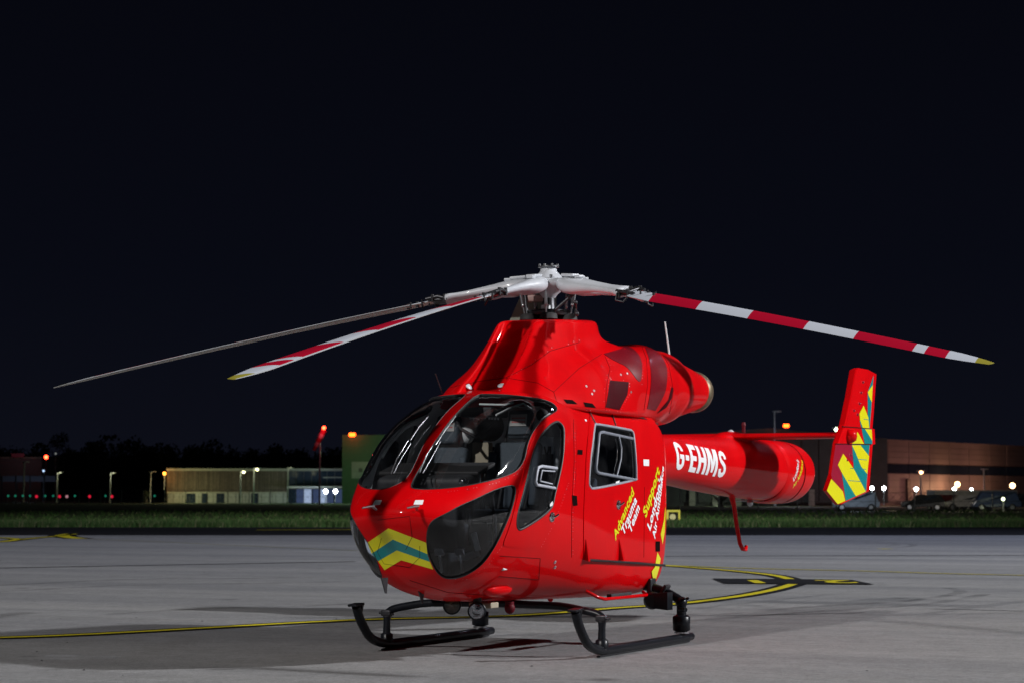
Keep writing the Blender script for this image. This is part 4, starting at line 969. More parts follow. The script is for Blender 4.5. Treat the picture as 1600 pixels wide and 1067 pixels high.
# ---- rotor
ZH = 3.52; TL = -.051; DR = .915; PW = 1.18; PSI = -3.49
BD = DR
def rz_(r_): return -BD*(r_/5.17)**PW
hub = thing('rotor', 'x', 'x'); bpy.data.objects.remove(hub)
mb = MB(); mb.lathe([(-.16, .06), (-.12, .09), (-.06, .16), (-.03, .19), (.02, .19), (.035, .15)], (0, 0, ZH), (0, 0, 1), 36); hubo = mb.build('rotor_hub', WHITE, heli)
mb = MB(); mb.lathe([(.0, .15), (.03, .13), (.07, .085), (.105, .078), (.12, .07)], (0, 0, ZH+.03), (0, 0, 1), 30); mb.build('hub_cap', WHITE, hubo)
mb = MB(); mb.lathe([(.0, .105), (.012, .105)], (0, 0, ZH+.145), (0, 0, 1), 24)
for k_ in range(8): a = k_*math.pi/4; mb.lathe([(0, .014), (.025, .014)], (.095*math.cos(a), .095*math.sin(a), ZH+.150), (0, 0, 1), 8)
for k_ in range(5): a = R(PSI+36+72*k_); mb.lathe([(0, .016), (.03, .016)], (.17*math.cos(a), .17*math.sin(a), ZH+.03), (0, 0, 1), 8)
mb.build('hub_bolts', STEEL, hubo)
mb = MB(); mb.lathe([(0, .07), (.20, .062)], (0, 0, ZH-.60), (0, 0, 1), 24); mb.lathe([(0, .20), (.03, .21), (.05, .21), (.06, .12)], (0, 0, 3.19), (0, 0, 1), 30); mb.build('swashplate', DKM, hubo)
mb = MB(); mb.lathe([(0, .12), (.05, .11), (.10, .07), (.32, .06)], (0, 0, ZH-.42), (0, 0, 1), 24); mb.build('mast_cover', DKM, hubo)
mb = MB()
for k_ in range(5): a = R(PSI+30+72*k_); mb.lathe([(0, .09), (.05, .08), (.06, .05)], (.22*math.cos(a), .2*math.sin(a), 3.145), (0, 0, 1), 14)
mb.build('rubber_boots', RUB, hubo)
mb = MB(); mb.box((.02, -.12, 3.36), (.12, .20, .07), Matrix.Rotation(R(20), 3, 'Z'), 0, .02); mb.build('gearbox_cover', mat('pinkish_primer', (.32, .20, .18), .5), hubo)
mb = MB(); mb.box((.10, .02, 3.24), (.07, .09, .10), None, 0, .02); mb.build('actuator_block', TRIM, hubo)
for a0, a1 in (((.16, .10, 3.20), (.10, .30, 3.38)), ((.0, .30, 3.20), (-.12, .16, 3.40)), ((.15, -.16, 3.18), (.12, -.2, 3.42)), ((-.2, .2, 3.22), (.1, .33, 3.30))):
    mb = MB(); mb.tube([a0, a1], .014, 8); mb.sphere(a0, .026, 8); mb.sphere(a1, .024, 8); mb.build('control_rod', DKM, hubo)
mb = MB(); q_ = [Vector((-.15, -.50, 3.16)), Vector((-.15, -.38, 3.40)), Vector((-.15, -.06, 3.42)), Vector((-.15, -.06, 3.28)), Vector((-.15, -.22, 3.16))]; mb.add(q_+[p+Vector((-.10, .03, 0)) for p in q_], [(0, 1, 2, 3, 4), (9, 8, 7, 6, 5)]+[(i, 5+i, 5+(i+1) % 5, (i+1) % 5) for i in range(5)]); mb.build('mast_strut', PRIMER, hubo)
def bladeband_mat():
    m = mat('blade_paint', (.7, .72, .76), .5, spec=.15); n = m.node_tree; b = n.nodes['Principled BSDF']
    t = n.nodes.new('ShaderNodeTexCoord'); sp = n.nodes.new('ShaderNodeSeparateXYZ'); n.links.new(t.outputs['Object'], sp.inputs[0])
    m1 = n.nodes.new('ShaderNodeMath'); m1.operation = 'MULTIPLY_ADD'; m1.inputs[1].default_value = .45; n.links.new(sp.outputs['Y'], m1.inputs[0]); n.links.new(sp.outputs['X'], m1.inputs[2])
    m2 = n.nodes.new('ShaderNodeMath'); m2.operation = 'DIVIDE'; m2.inputs[1].default_value = 6.0; n.links.new(m1.outputs[0], m2.inputs[0])
    r_ = n.nodes.new('ShaderNodeValToRGB'); r_.color_ramp.interpolation = 'CONSTANT'; Wc = (.44, .47, .53, 1); Rc = (.36, .002, .020, 1)
    st = [(0, Wc), (1.40/6, Rc), (1.98/6, Wc), (2.58/6, Rc), (3.22/6, Wc), (3.77/6, Rc), (4.36/6, Wc), (4.50/6, Rc), (4.70/6, Wc), (4.98/6, (.26, .23, .03, 1))]
    e = r_.color_ramp.elements; e[0].color = st[0][1]; e[0].position = 0; e[1].position = st[1][0]; e[1].color = st[1][1]
    for p_, c_ in st[2:]: q_ = e.new(p_); q_.color = c_
    n.links.new(m2.outputs[0], r_.inputs[0]); n.links.new(r_.outputs[0], b.inputs['Base Color']); return m
BAND = bladeband_mat()
def airfoil(c_, th, n=14):
    """(along chord from leading edge +, up) upper then lower"""
    up = []; lo = []
    for i in range(n+1):
        t = .5*(1-math.cos(math.pi*i/n)); y = 5*th*(.2969*math.sqrt(t)-.126*t-.3516*t*t+.2843*t**3-.1036*t**4)
        up.append(((.25-t)*c_, y*c_)); lo.append(((.25-t)*c_, -y*c_*.8))
    return up, lo
def blade_mesh(pit, dr):
    global BD
    BD = dr; mb = MB(); rs = list(np.linspace(1.16, 4.75, 34))+list(np.linspace(4.8, 5.17, 10)); n = 14; V = []; m = 2*(n+1)
    for r_ in rs:
        c_ = .222*(1 if r_ < 4.75 else 1-.62*((r_-4.75)/.42)**1.6); up, lo = airfoil(c_, .115)
        if r_ < 1.5: k_ = (1.5-r_)/.34; c2 = .222*(1-.28*k_); up, lo = airfoil(c2, .115+.10*k_)
        pt = R(pit-11*(r_/5.17)); sw = -.16*max(0, (r_-4.75)/.42)**2*.35
        for a, b_ in up+lo[::-1]:
            y = a*math.cos(pt)-b_*math.sin(pt)+sw; z = a*math.sin(pt)+b_*math.cos(pt)
            V.append((r_, y, z+rz_(r_)))
    F = []; mi = []
    for i in range(len(rs)-1):
        for k_ in range(m-1):
            F.append((i*m+k_, (i+1)*m+k_, (i+1)*m+k_+1, i*m+k_+1)); lower = k_ > n; mi.append(2 if (k_ in (n+1+n-1, n+1+n-2) or k_ < 2) and rs[i] > 1.3 else (1 if lower else 0))
    mb.v = V; mb.f = F; mb.sm = [True]*len(F); mb.mi = mi; j = (len(rs)-1)*m; mb.add([V[j+k_] for k_ in range(m)], [tuple(range(m))], False, 0); mb.add([V[k_] for k_ in range(m)], [tuple(reversed(range(m)))], False, 0)
    return mb.mesh()
def cuff_mesh():
    mb = MB(); V = []; n = 20
    S_ = [(.17, .05, .03, .0), (.20, .10, .055, .0), (.27, .135, .078, -.01), (.36, .145, .080, -.014), (.45, .13, .070, -.010), (.55, .105, .054, -.004), (.68, .085, .043, 0), (.82, .078, .036, 0), (.92, .082, .036, 0), (.98, .098, .042, -.004), (1.02, .110, .046, -.008), (1.025, .10, .038, -.008)]
    for (r_, w, h, dz) in S_:
        pt = R(14*min(1, r_/.6)) if True else 0
        for k_ in range(n):
            a = 2*math.pi*k_/n; p_ = 2.6; cc, ss = math.cos(a), math.sin(a); q_ = (abs(cc)**p_+abs(ss)**p_)**(-1/p_); y0 = w*cc*q_; z0 = h*ss*q_
            V.append((r_, y0*math.cos(pt)-z0*math.sin(pt), y0*math.sin(pt)+z0*math.cos(pt)+rz_(r_)+dz))
    mb.add(V, [(i*n+k_, (i+1)*n+k_, (i+1)*n+(k_+1) % n, i*n+(k_+1) % n) for i in range(len(S_)-1) for k_ in range(n)], True)
    mb.add(V[:n], [tuple(range(n))]); mb.add(V[-n:], [tuple(reversed(range(n)))]); return mb.mesh()
def fit_mesh():
    mb = MB(); z0 = rz_(1.08)
    mb.box((1.09, .0, z0), (.15, .15, .05), Matrix.Rotation(R(14), 3, 'X'), 0, .012)
    for y_ in (-.085, .085):
        mb.tube([(1.0, y_, z0+.01), (1.10, y_*.9, z0+.015+y_*.25), (1.22, y_*.85, z0+y_*.25-.01)], .018, 8)
        for r_ in (1.03, 1.15): mb.lathe([(-.04, .016), (.035, .016)], (r_, y_, z0+y_*.25), (0, 0, 1), 8)
    mb.tube([(1.03, -.11, z0-.01), (1.03, -.13, z0-.08), (1.10, -.10, z0-.10), (1.12, -.06, z0-.05)], .009, 8)
    mb.lathe([(-.03, .018), (.026, .018)], (1.32, .02, rz_(1.3)), (0, 0, 1), 10); mb.lathe([(-.03, .014), (.024, .014)], (1.42, -.02, rz_(1.4)), (0, 0, 1), 10)
    for r_, y_ in ((1.20, .0), (1.26, .07), (1.28, -.05), (1.38, .05)): mb.lathe([(-.035, .009), (.03, .009)], (r_, y_, rz_(r_)+y_*.1), (0, 0, 1), 8)
    return mb.mesh()
def root_mesh():
    mb = MB(); mb.box((.30, 0, rz_(.3)+.085), (.16, .10, .03), Matrix.Rotation(R(4), 3, 'Y'), 0, .010); mb.box((.40, .02, rz_(.4)+.08), (.07, .07, .03), None, 0, .01); return mb.mesh()
BMS = [blade_mesh(*q_) for q_ in ((7.5, .915), (19.5, .915), (17, .86), (9, .88), (10, .915))]; BD = DR; CM, FM, RM = cuff_mesh(), fit_mesh(), root_mesh()
def fixn(me):
    bm = bmesh.new(); bm.from_mesh(me); bmesh.ops.recalc_face_normals(bm, faces=bm.faces[:]); bm.to_mesh(me); bm.free()
fixn(CM)
for BM in BMS:
    fixn(BM)
    for m_ in (BAND, GREYU, BLU): BM.materials.append(m_)
CM.materials.append(WHITE); FM.materials.append(DKM); RM.materials.append(WHITE)
tiltM = Matrix.Rotation(math.atan(-TL), 4, 'Y')
for k_ in range(5):
    o = bpy.data.objects.new('rotor_blade', BMS[k_]); C.objects.link(o); o.parent = heli
    a = R(PSI+72*k_)
    o.matrix_local = Matrix.Translation((0, 0, ZH)) @ tiltM @ Matrix.Rotation(a, 4, 'Z')
    for nm, me in (('blade_cuff', CM), ('blade_fitting', FM), ('hub_lug', RM)):
        c_ = bpy.data.objects.new(nm, me); C.objects.link(c_); c_.parent = o
        if nm == 'blade_fitting': c_['kind'] = 'stuff'
    mb = MB(); al = a+R(22); p1 = Vector((.30*math.cos(al), .30*math.sin(al), ZH-.02+TL*.3*math.cos(al))); p0 = Vector((.235*math.cos(al), .235*math.sin(al), 3.20))
    mb.tube([p0, p0.lerp(p1, .3)], .010, 8); mb.tube([p0.lerp(p1, .3), p0.lerp(p1, .7)], .017, 8); mb.tube([p0.lerp(p1, .7), p1], .010, 8); mb.sphere(p1, .022, 8); mb.sphere(p0.lerp(p1, .3), .022, 8); mb.build('pitch_link', STEEL, hubo)

# ================================================================== AIRFIELD BACKGROUND
def at(u, v, D):
    d = Vector((FW+RT*(u-800)/FPX-UP*(v-533.5)/FPX).tolist()); return CPV+d*(D/d.dot(FWH))
def gx_(u, D): return (u-800)/FPX*D
def prism(mb, u0, D0, u1, D1, z0, z1, back, mi=0, push=0):
    """upright slab whose front runs from one bearing/distance to another"""
    a = cf(gx_(u0, D0), D0); b_ = cf(gx_(u1, D1), D1); t = (b_-a).normalized(); n_ = Vector((-t.y, t.x, 0)); n_ = n_ if n_.dot(FWH) > 0 else -n_
    a = a-n_*push; b_ = b_-n_*push
    P = [a, b_, b_+n_*back, a+n_*back]; V = [p+Vector((0, 0, z0)) for p in P]+[p+Vector((0, 0, z1)) for p in P]
    mb.add(V, [(0, 1, 5, 4), (1, 2, 6, 5), (2, 3, 7, 6), (3, 0, 4, 7), (4, 5, 6, 7), (3, 2, 1, 0)], False, mi); return mb
def zat(v, D): return CP[2]+(772.6-v)/FPX*D
def lamp(u, v, D, power, col, rad=.3, back=0):  # bodiless point light, added to stand in for lighting around the background
    l = bpy.data.lights.new('background_fill_light', 'POINT'); l.energy = power; l.color = col; l.shadow_soft_size = rad
    o = bpy.data.objects.new('background_fill_light', l); C.objects.link(o); o.location = at(u, v, D-back); return o
def ball(name, u, v, D, r_, m, parent=None):
    mb = MB(); p = at(u, v, D); mb.sphere(p, r_, 12); return mb.build(name, m, parent)
DARKW = mat('dark_cladding', (.045, .05, .055), .7, noise=.25, nscale=.6)
CREAM = mat('cream_trim', (.26, .25, .21), .6, noise=.1, nscale=1); WOODS = [mat('timber_cladding', c_, .8, noise=.3, nscale=2) for c_ in ((.075, .055, .042), (.055, .040, .030), (.10, .075, .055))]
PALE = mat('pale_panel', (.27, .27, .25), .6, noise=.15, nscale=1.5); GRN = mat('green_cladding', (.045, .10, .045), .6, noise=.12, nscale=1)
PINK = mat('hangar_panel', (.24, .20, .20), .55, noise=.12, nscale=.4); BAND2 = mat('hangar_dark_band', (.07, .05, .05), .5)
GLZ = emis('lit_glazing', (.16, .24, .5), .22); GLZ2 = emis('lit_doorway', (.55, .70, 1.0), .55); GLZD = mat('dark_glazing', (.02, .03, .05), .1)
E_RED = emis('red_lamp', (1, .03, .01), 26); E_AMB = emis('amber_lamp', (1, .07, .006), 12); E_WHT = emis('white_lamp', (.9, .97, 1), 30); E_GRW = emis('green_white_lamp', (.8, 1, .62), 24)
E_WRM = emis('warm_lamp', (1, .55, .25), 10); E_GRN = emis('green_marker', (.03, .5, .3), .35); E_RDM = emis('red_marker', (1, .02, .06), .7); E_YEL = emis('yellow_lamp', (1, .95, .45), 8)
POLE = mat('lamp_post_grey', (.30, .32, .34), .5, noise=.15, nscale=2)
# timber clad terminal
D1 = 400; L_ = thing('timber_building', 'long low two storey building clad in brown timber with pale ground floor panels', 'building', cf(gx_(395, D1), D1))
def under(root, mb, name, m, **kw):
    o = mb.build(name, m, None, **kw); o.parent = root; o.matrix_parent_inverse = Matrix.Translation(root.location).inverted(); return o
bz0 = -.02
under(L_, prism(MB(), 262, D1, 545, D1+2, bz0, zat(733, D1), 22), 'wall', mat('building_core', (.10, .09, .08), .8))
mb = MB(); u = 262; i = 0
while u < 452:
    w = random.uniform(.9, 1.5); a_ = D1+2*(u-262)/283; prism(mb, u, a_, u+w*.93, a_, zat(768, D1), zat(735, D1)+random.uniform(-.05, .05), .25, random.choice((0, 0, 1, 2)), .15+random.uniform(0, .12)); u += w
under(L_, mb, 'timber_planks', WOODS, kind='stuff')
under(L_, prism(MB(), 261, D1, 546, D1+2, zat(735, D1), zat(731.3, D1), 22.6, 0, .35), 'parapet', CREAM)
under(L_, prism(MB(), 262, D1, 452, D1+1.3, zat(770, D1), zat(768, D1), 1, 0, .4), 'string_course', CREAM)
rr = random.Random(3); u = 264
while u < 448:
    w = rr.choice((6, 9, 12, 5)); a_ = D1+2*(u-262)/283; dk = rr.random() < .33
    under(L_, prism(MB(), u, a_, u+w-.8, a_, bz0, zat(770.3, D1), .3, 0, .12), 'ground_floor_panel' if not dk else 'ground_floor_window', PALE if not dk else GLZD); u += w
for k_, u in enumerate(range(452, 545, 12)):
    a_ = D1+2*(u-262)/283; under(L_, prism(MB(), u, a_, u+11, a_, zat(758, D1), zat(735.5, D1), .25, 0, .1), 'upper_window', GLZD)
    under(L_, prism(MB(), u, a_, u+11, a_, bz0, zat(763.5, D1), .2, 0, .1), 'entrance_glazing', (GLZD, GLZ, GLZ2, GLZ, GLZ2, GLZ, GLZ, GLZD)[k_])
under(L_, prism(MB(), 449, D1+1, 548, D1+2, zat(762, D1), zat(759, D1), 4, 0, 3.5), 'canopy', CREAM)
under(L_, prism(MB(), 505, D1+1.5, 546, D1+2, zat(746, D1), zat(744.4, D1), .3, 0, .4), 'balcony_rail', CREAM)
lamp(266, 752, D1, 400, (1, .72, .3), .3, 5); lamp(300, 766, D1, 500, (.9, 1, .5), .3, 5); lamp(345, 764, D1, 300, (.95, .9, .6), .3, 7); lamp(420, 766, D1, 400, (.75, 1, .7), .3, 6); lamp(490, 770, D1, 500, (.6, .75, 1), .3, 6)
for u in (509, 524):
    t_ = thing('entrance_lamp', '%s of two bright bluish white lamps on posts before the entrance of the timber building' % ('left' if u == 509 else 'right'), 'lamp', cf(gx_(u, D1-8), D1-8), 0, 'entrance lamps')
    under(t_, MB().sphere(at(u, 767, D1-8), .38, 12), 'lamp_head', E_WHT); mb = MB(); mb.tube([cf(gx_(u, D1-8), D1-8), at(u, 767, D1-8)], .07, 6); under(t_, mb, 'post', POLE)
# green building
D2 = 385; G_ = thing('green_building', 'tall dark green clad building behind the nose with a red lamp on its roof', 'building', cf(gx_(600, D2), D2))
under(G_, prism(MB(), 535, D2, 690, D2, bz0, zat(679, D2), 18), 'wall', GRN)
for k_ in range(10): v = 680+k_*10; under(G_, prism(MB(), 535, D2, 690, D2, zat(v+9.3, D2), zat(v, D2), .3, 0, .10), 'cladding_band', GRN)
under(G_, prism(MB(), 550, D2, 577, D2, zat(747, D2), zat(721, D2), .3, 0, .3), 'louvre_panel', PALE)
under(G_, prism(MB(), 561, D2, 567, D2, zat(737, D2), zat(731, D2), .3, 0, .45), 'louvre_opening', BAND2)
lamp(560, 700, D2, 3000, (.55, 1, .55), 1, 22)
t_ = thing('obstruction_light', 'glowing red lamp on the roof corner of the green building', 'lamp', at(550, 679, D2-1)); under(t_, MB().sphere(at(548, 678.5, D2-1), .36, 10), 'lamp_globe', E_AMB); under(t_, MB().sphere(at(552.5, 678.5, D2-1), .36, 10), 'lamp_globe', E_AMB); mb = MB(); mb.tube([at(550, 682, D2-.9), at(550, 678, D2-.9)], .12, 6); under(t_, mb, 'bracket', POLE)
lamp(550, 677, D2, 110, (1, .05, .02), .3, 2)
# lamp posts
def post(u, vtop, D, label, lit=None, power=0, col=(1, 1, .6), arm=3):
    t_ = thing('lamp_post', label, 'lamp post', cf(gx_(u, D), D), 0, 'lamp posts in the background')
    top = at(u, vtop, D); mb = MB(); mb.tube([cf(gx_(u, D), D), top], [.16, .10], 8); under(t_, mb, 'post', POLE)
    mb = MB(); mb.tube([top, at(u+arm, vtop-.8, D)], .07, 6); under(t_, mb, 'arm', POLE)
    mb = MB(); p = at(u+arm*1.3, vtop-.8, D); mb.box(p, (.9, .9, .16), None, 0, .05); under(t_, mb, 'lamp_head', POLE)
    if lit: under(t_, MB().sphere(p-Vector((0, 0, .15))-FWH*.3, .25, 10), 'lamp_glow', lit)
    if power: o = lamp(u+arm, vtop+1.2, D, power, col, .2, 1.0)
post(38, 722, 390, 'tall unlit grey lamp post, leftmost in the picture', arm=1.5)
post(90, 738.5, 400, 'short lamp post with pale lit shaft, left of the two by the fence', power=60); post(173, 739, 400, 'short lamp post with pale lit shaft, right of the two by the fence', power=70)
post(236, 737, 400, 'unlit grey lamp post just left of the timber building', arm=2)
post(376, 736, 370, 'lit lamp post before the middle of the timber building, left of a pair', E_YEL, 70, arm=4); post(397, 732, 370, 'lit lamp post before the middle of the timber building, right of a pair', E_YEL, 70, arm=4)
post(450, 731, 380, 'pale lamp post beside the glazed end of the timber building', power=20)
post(1210, 643, 286, 'tall grey lamp post rising above the tail boom', arm=3); post(1438, 736, 300, 'lamp post with warm round lamp before the pink hangar', E_WRM, arm=.5)
post(1537, 733, 300, 'unlit pale lamp post before the pink hangar', arm=1); post(1306, 669, 290, 'floodlight post with greenish white lamp beside the tail fin', E_GRW, arm=.3)
# windsock
Dw = 330; t_ = thing('windsock', 'drooping red and white windsock on a white mast with a red lamp on top', 'windsock', cf(gx_(500, Dw), Dw))
mb = MB(); mb.tube([cf(gx_(500, Dw), Dw), at(500.3, 671, Dw)], [.16, .10], 8); under(t_, mb, 'mast', WHITE)
for i in range(5):
    a_ = at(506-3.1*i, 671+6.4*i, Dw); b_ = at(506-3.1*(i+1), 671+6.4*(i+1), Dw); mb = MB(); mb.tube([a_, b_], [.52-.05*i, .48-.05*i], 10); under(t_, mb, 'sock_band', mat('sock_fabric', (.35, .02, .04) if i % 2 == 0 else (.6, .5, .5), .8))
under(t_, MB().sphere(at(506, 668, Dw), .28, 10), 'warning_lamp', E_RED); lamp(507, 671, Dw, 330, (1, .05, .08), .3, 1.5).data.energy = 120
# dark hangar behind the tail
D3 = 300; H_ = thing('dark_hangar', 'wide dark grey hangar with low pitched roof behind the tail boom', 'building', cf(gx_(1200, D3), D3))
under(H_, prism(MB(), 1030, D3, 1366, D3+5, bz0, zat(682, D3), 30), 'wall', DARKW)
a = cf(gx_(1030, D3), D3); b_ = cf(gx_(1366, D3+5), D3+5); mdl = (a+b_)/2; zz = Vector((0, 0, zat(682, D3))); zr = Vector((0, 0, zat(668, D3))); bk = FWH*30
mb = MB(); mb.add([a+zz-FWH*.4, b_+zz-FWH*.4, mdl+zr-FWH*.4, a+zz+bk, b_+zz+bk, mdl+zr+bk], [(0, 1, 2), (0, 2, 5, 3), (1, 4, 5, 2), (3, 5, 4)]); under(H_, mb, 'roof', mat('hangar_roof', (.07, .08, .075), .6))
for u in range(1036, 1362, 27): under(H_, prism(MB(), u, D3+.4, u+25.5, D3+.4, bz0+.4, zat(684, D3), .3, 0, .2), 'wall_panel', DARKW)
for u in (1076, 1112, 1148, 1262): under(H_, prism(MB(), u, D3, u+9, D3, bz0, zat(764, D3), .3, 0, .5), 'doorway', PALE)
lamp(1120, 778, D3, 260, (.8, 1, .6), .3, 6); lamp(1240, 740, D3, 900, (.8, .8, 1), .5, 20)
t_ = thing('obstruction_light', 'twin red lamp glowing on the roof of the dark hangar', 'lamp', at(1228, 665, D3-1)); under(t_, MB().sphere(at(1226.5, 664.5, D3-1), .26, 10), 'lamp_globe', E_AMB); under(t_, MB().sphere(at(1230.5, 664.5, D3-1), .26, 10), 'lamp_globe', E_AMB); mb = MB(); mb.tube([at(1228, 670, D3-1), at(1228, 664, D3-1)], .1, 6); under(t_, mb, 'bracket', POLE)
# pink lit hangar
D4 = 310; D5 = 372; K_ = thing('panel_hangar', 'large hangar with reddish lit panels and a dark band behind the tail fin', 'building', cf(gx_(1500, D4), D4))
def dd(u):
    xa, xb, k_ = gx_(1366, D4), gx_(1660, D5), (u-800)/FPX; t = (xa-k_*D4)/(k_*(D5-D4)-(xb-xa)); return D4+(D5-D4)*t
under(K_, prism(MB(), 1366, D4, 1660, D5, bz0, zat(687, D4), 30), 'wall', BAND2)
cols = [1367, 1385, 1417, 1449, 1480, 1511, 1542, 1570, 1598, 1626, 1658]
for a_, b_ in zip(cols[:-1], cols[1:]):
    g0 = lambda u: dd(u)
    for v0, v1 in ((687, 695), (695.4, 704), (704.4, 713), (713.4, 722), (739, 749), (749.4, 760), (760.4, 784)):
        under(K_, prism(MB(), a_+.4, dd(a_), b_-.3, dd(b_), max(bz0, zat(v1, D4)), zat(v0, D4), .3, 0, .25), 'wall_panel', PINK)
    if a_ > 1380: under(K_, prism(MB(), a_+.6, dd(a_), b_-.5, dd(b_), zat(738, D4), zat(724, D4), .3, 0, .12), 'band_window', GLZD)
under(K_, prism(MB(), 1364, D4, 1662, D5, zat(687, D4), zat(685, D4), 30.5, 0, .5), 'parapet', PINK)
under(K_, prism(MB(), 1411, dd(1411), 1416, dd(1416), bz0, zat(747, D4), .3, 0, .6), 'doorway', BAND2)
for u, p_ in ((1375, 5200), (1440, 6500), (1510, 5200), (1590, 4200)): lamp(u, 760, dd(u), p_*.55, (1, .42, .36), .5, 22).data.energy *= .24
def bulb(u, v, D, r_, m, label, name='yard_lamp', grp='yard lamps before the hangars'):
    t_ = thing(name, label, 'lamp', at(u, v, D), 0, grp); under(t_, MB().sphere(at(u, v, D), r_, 12), 'lamp_globe', m)
    mb = MB(); g_ = at(u, v, D+.1); mb.tube([Vector((g_.x, g_.y, bz0)), g_], .06, 6); under(t_, mb, 'post', POLE)
bulb(1362.5, 762, 280, .24, E_WHT, 'bright white yard lamp nearest the tip of the tail fin'); bulb(1381, 762, 280, .24, E_WHT, 'bright white yard lamp, second to the right of the tail fin')
bulb(1431.5, 763.5, 280, .24, E_WHT, 'bright white yard lamp under the warm round street lamp'); bulb(1491, 763.5, 270, .22, E_WHT, 'white yard lamp above the left end of the white trailer'); bulb(1518, 764, 270, .17, E_WHT, 'small white yard lamp above the middle of the white trailer')
bulb(1496, 756, 300, .38, E_WRM, 'warm orange lamp glowing on the hangar wall above the trailer', 'wall_lamp'); bulb(1582, 758, 300, .38, E_WRM, 'warm orange lamp at the right end of the white trailer', 'wall_lamp')
lamp(1496, 762, 330, 500, (1, .5, .25), .4, 3); lamp(1582, 762, 340, 500, (1, .5, .25), .4, 3)
# trailer
T_ = thing('white_trailer', 'long low white trailer parked before the reddish hangar', 'trailer', cf(gx_(1520, 262), 262))
mb = MB(); prism(mb, 1459, 262, 1588, 264, 1.0, zat(765, 262), 2.6); under(T_, mb, 'body', PALE)
for u in (1470, 1500, 1548, 1578):
    mb = MB(); c_ = cf(gx_(u, 262.5), 262.5, .5); mb.lathe([(-.15, .3), (-.12, .5), (.12, .5), (.15, .3)], c_, FWH, 16); under(T_, mb, 'wheel', RUB)
lamp(1520, 757, 262, 300, (1, .85, .7), .3, 8)
# left far house lights and low building
F_ = thing('distant_building', 'faint pale building among the trees at the left edge', 'building', cf(gx_(30, 520), 520)); under(F_, prism(MB(), -30, 520, 66, 520, 0, zat(716, 520), 15), 'wall', mat('dim_wall', (.14, .13, .14), .8)); under(F_, prism(MB(), -31, 520, 67, 520, zat(716, 520), zat(713.5, 520), 15.5, 0, .4), 'roof_edge', CREAM); under(F_, prism(MB(), 20, 520, 40, 520, zat(714, 520), zat(708, 520), .5, 0, 1), 'roof_sign', mat('dim_red_sign', (.35, .08, .12), .7))
lamp(30, 705, 520, 110, (1, .6, .7), .5, 8)
W_ = thing('low_wall', 'long pale blue grey wall beyond the fence at the left', 'wall', cf(gx_(50, 450), 450)); under(W_, prism(MB(), -40, 450, 88, 450, zat(752, 450), zat(743, 450), 1), 'wall_face', mat('bluish_wall', (.20, .22, .30), .7)); lamp(40, 748, 450, 60, (.6, .7, 1), .3, 8); lamp(40, 770, 450, 60, (.6, .7, 1), .3, 8)
for k_ in range(6): under(W_, prism(MB(), -40+k_*22, 450, -38.5+k_*22, 450, bz0, zat(743, 450), .3, 0, .4), 'wall_post', DARKW)
bulb(72, 713.5, 500, .42, E_RED, 'large red lamp glowing among the dark trees at the left', 'beacon', 'beacons'); bulb(68, 735, 450, .22, emis('dim_blue', (.5, .7, 1), 1.6), 'small dim bluish lamp below the red beacon at the left', 'yard_light', 'beacons'); bulb(87, 708, 520, .22, emis('dim_grey', (.8, .85, .8), .25), 'faint grey lamp to the right of the red beacon', 'yard_light', 'beacons')
bulb(257, 739, 398, .30, emis('orange_wall_lamp', (1, .35, .04), 6), 'orange lamp at the left corner of the timber building', 'wall_lamp', 'beacons'); lamp(258.5, 745, 399, 120, (1, .4, .08), .3, .8)
NM = {}
def marker(u, v, D, m, label, grp):
    t_ = thing('runway_light', label, 'runway light', cf(gx_(u, D), D), 0, grp); under(t_, MB().sphere(at(u, v, D), .16 if 'green' in label else .22, 10), 'lens', m); mb = MB(); mb.tube([cf(gx_(u, D), D), at(u, v, D)], .05, 6); under(t_, mb, 'stake', POLE)
for u, w_ in zip((12.8, 24, 35.7, 47, 70.7, 83, 117, 165, 241.6), ('leftmost of all, at the left edge', 'second from the left edge', 'third from the left edge', 'just left of the first red light', 'first of two between the first two red lights', 'second of two between the first two red lights', 'just right of the pinkish light', 'between the last two red lights', 'standing alone beside the timber building')): marker(u, 774, 330, E_GRN, 'small green light by the fence, '+w_, 'green lights in the row along the fence')
for u, w_ in zip((57, 93, 140, 175), ('leftmost of the four', 'just left of the pinkish light', 'alone between two lamp posts', 'at the foot of a lamp post')): marker(u, 775, 328, E_RDM, 'small red light by the fence, '+w_, 'red lights in the row along the fence')
marker(104.5, 775, 328, emis('pink_marker', (.8, .4, .45), .5), 'small pinkish light between the red lights by the fence', 'pink light in the row')
# fences
def fence(u0, u1, D, sp, h, label):
    x0 = gx_(u0, D); x1 = gx_(u1, D); t_ = thing('chain_link_fence', label, 'fence', cf((x0+x1)/2, D)); n_ = int((x1-x0)/sp)
    FM_ = mat('fence_steel', (.13, .14, .14), .6); pm = MB(); pm.tube([(0, 0, 0), (0, 0, h)], .06, 6); me = pm.mesh(); me.materials.append(FM_)
    for i in range(n_+1):
        o = bpy.data.objects.new('fence_post', me); C.objects.link(o); o.parent = t_; o.location = cf(x0+i*sp, D)-t_.location
    for z in (.2, h*.5, h-.1): mb = MB(); mb.tube([cf(x0, D, z), cf(x1, D, z)], .02, 4); under(t_, mb, 'fence_wire', FM_)
    mb = MB(); k_ = .8
    for i in range(int((x1-x0)/k_)):
        for d_ in (-1, 1): a_ = cf(x0+i*k_, D, .1 if d_ > 0 else h-.1); b_ = cf(x0+(i+2.0)*k_, D, h-.1 if d_ > 0 else .1); mb.tube([a_, b_], .012, 3, caps=False)
    under(t_, mb, 'wire_mesh', FM_, kind='stuff')
fence(-40, 545, 345, 3.3, 2.3, 'long thin wire fence on dark posts beyond the grass at the left'); fence(1062, 1640, 196, 3.45, 1.75, 'wire fence on dark posts before the parked cars at the right')
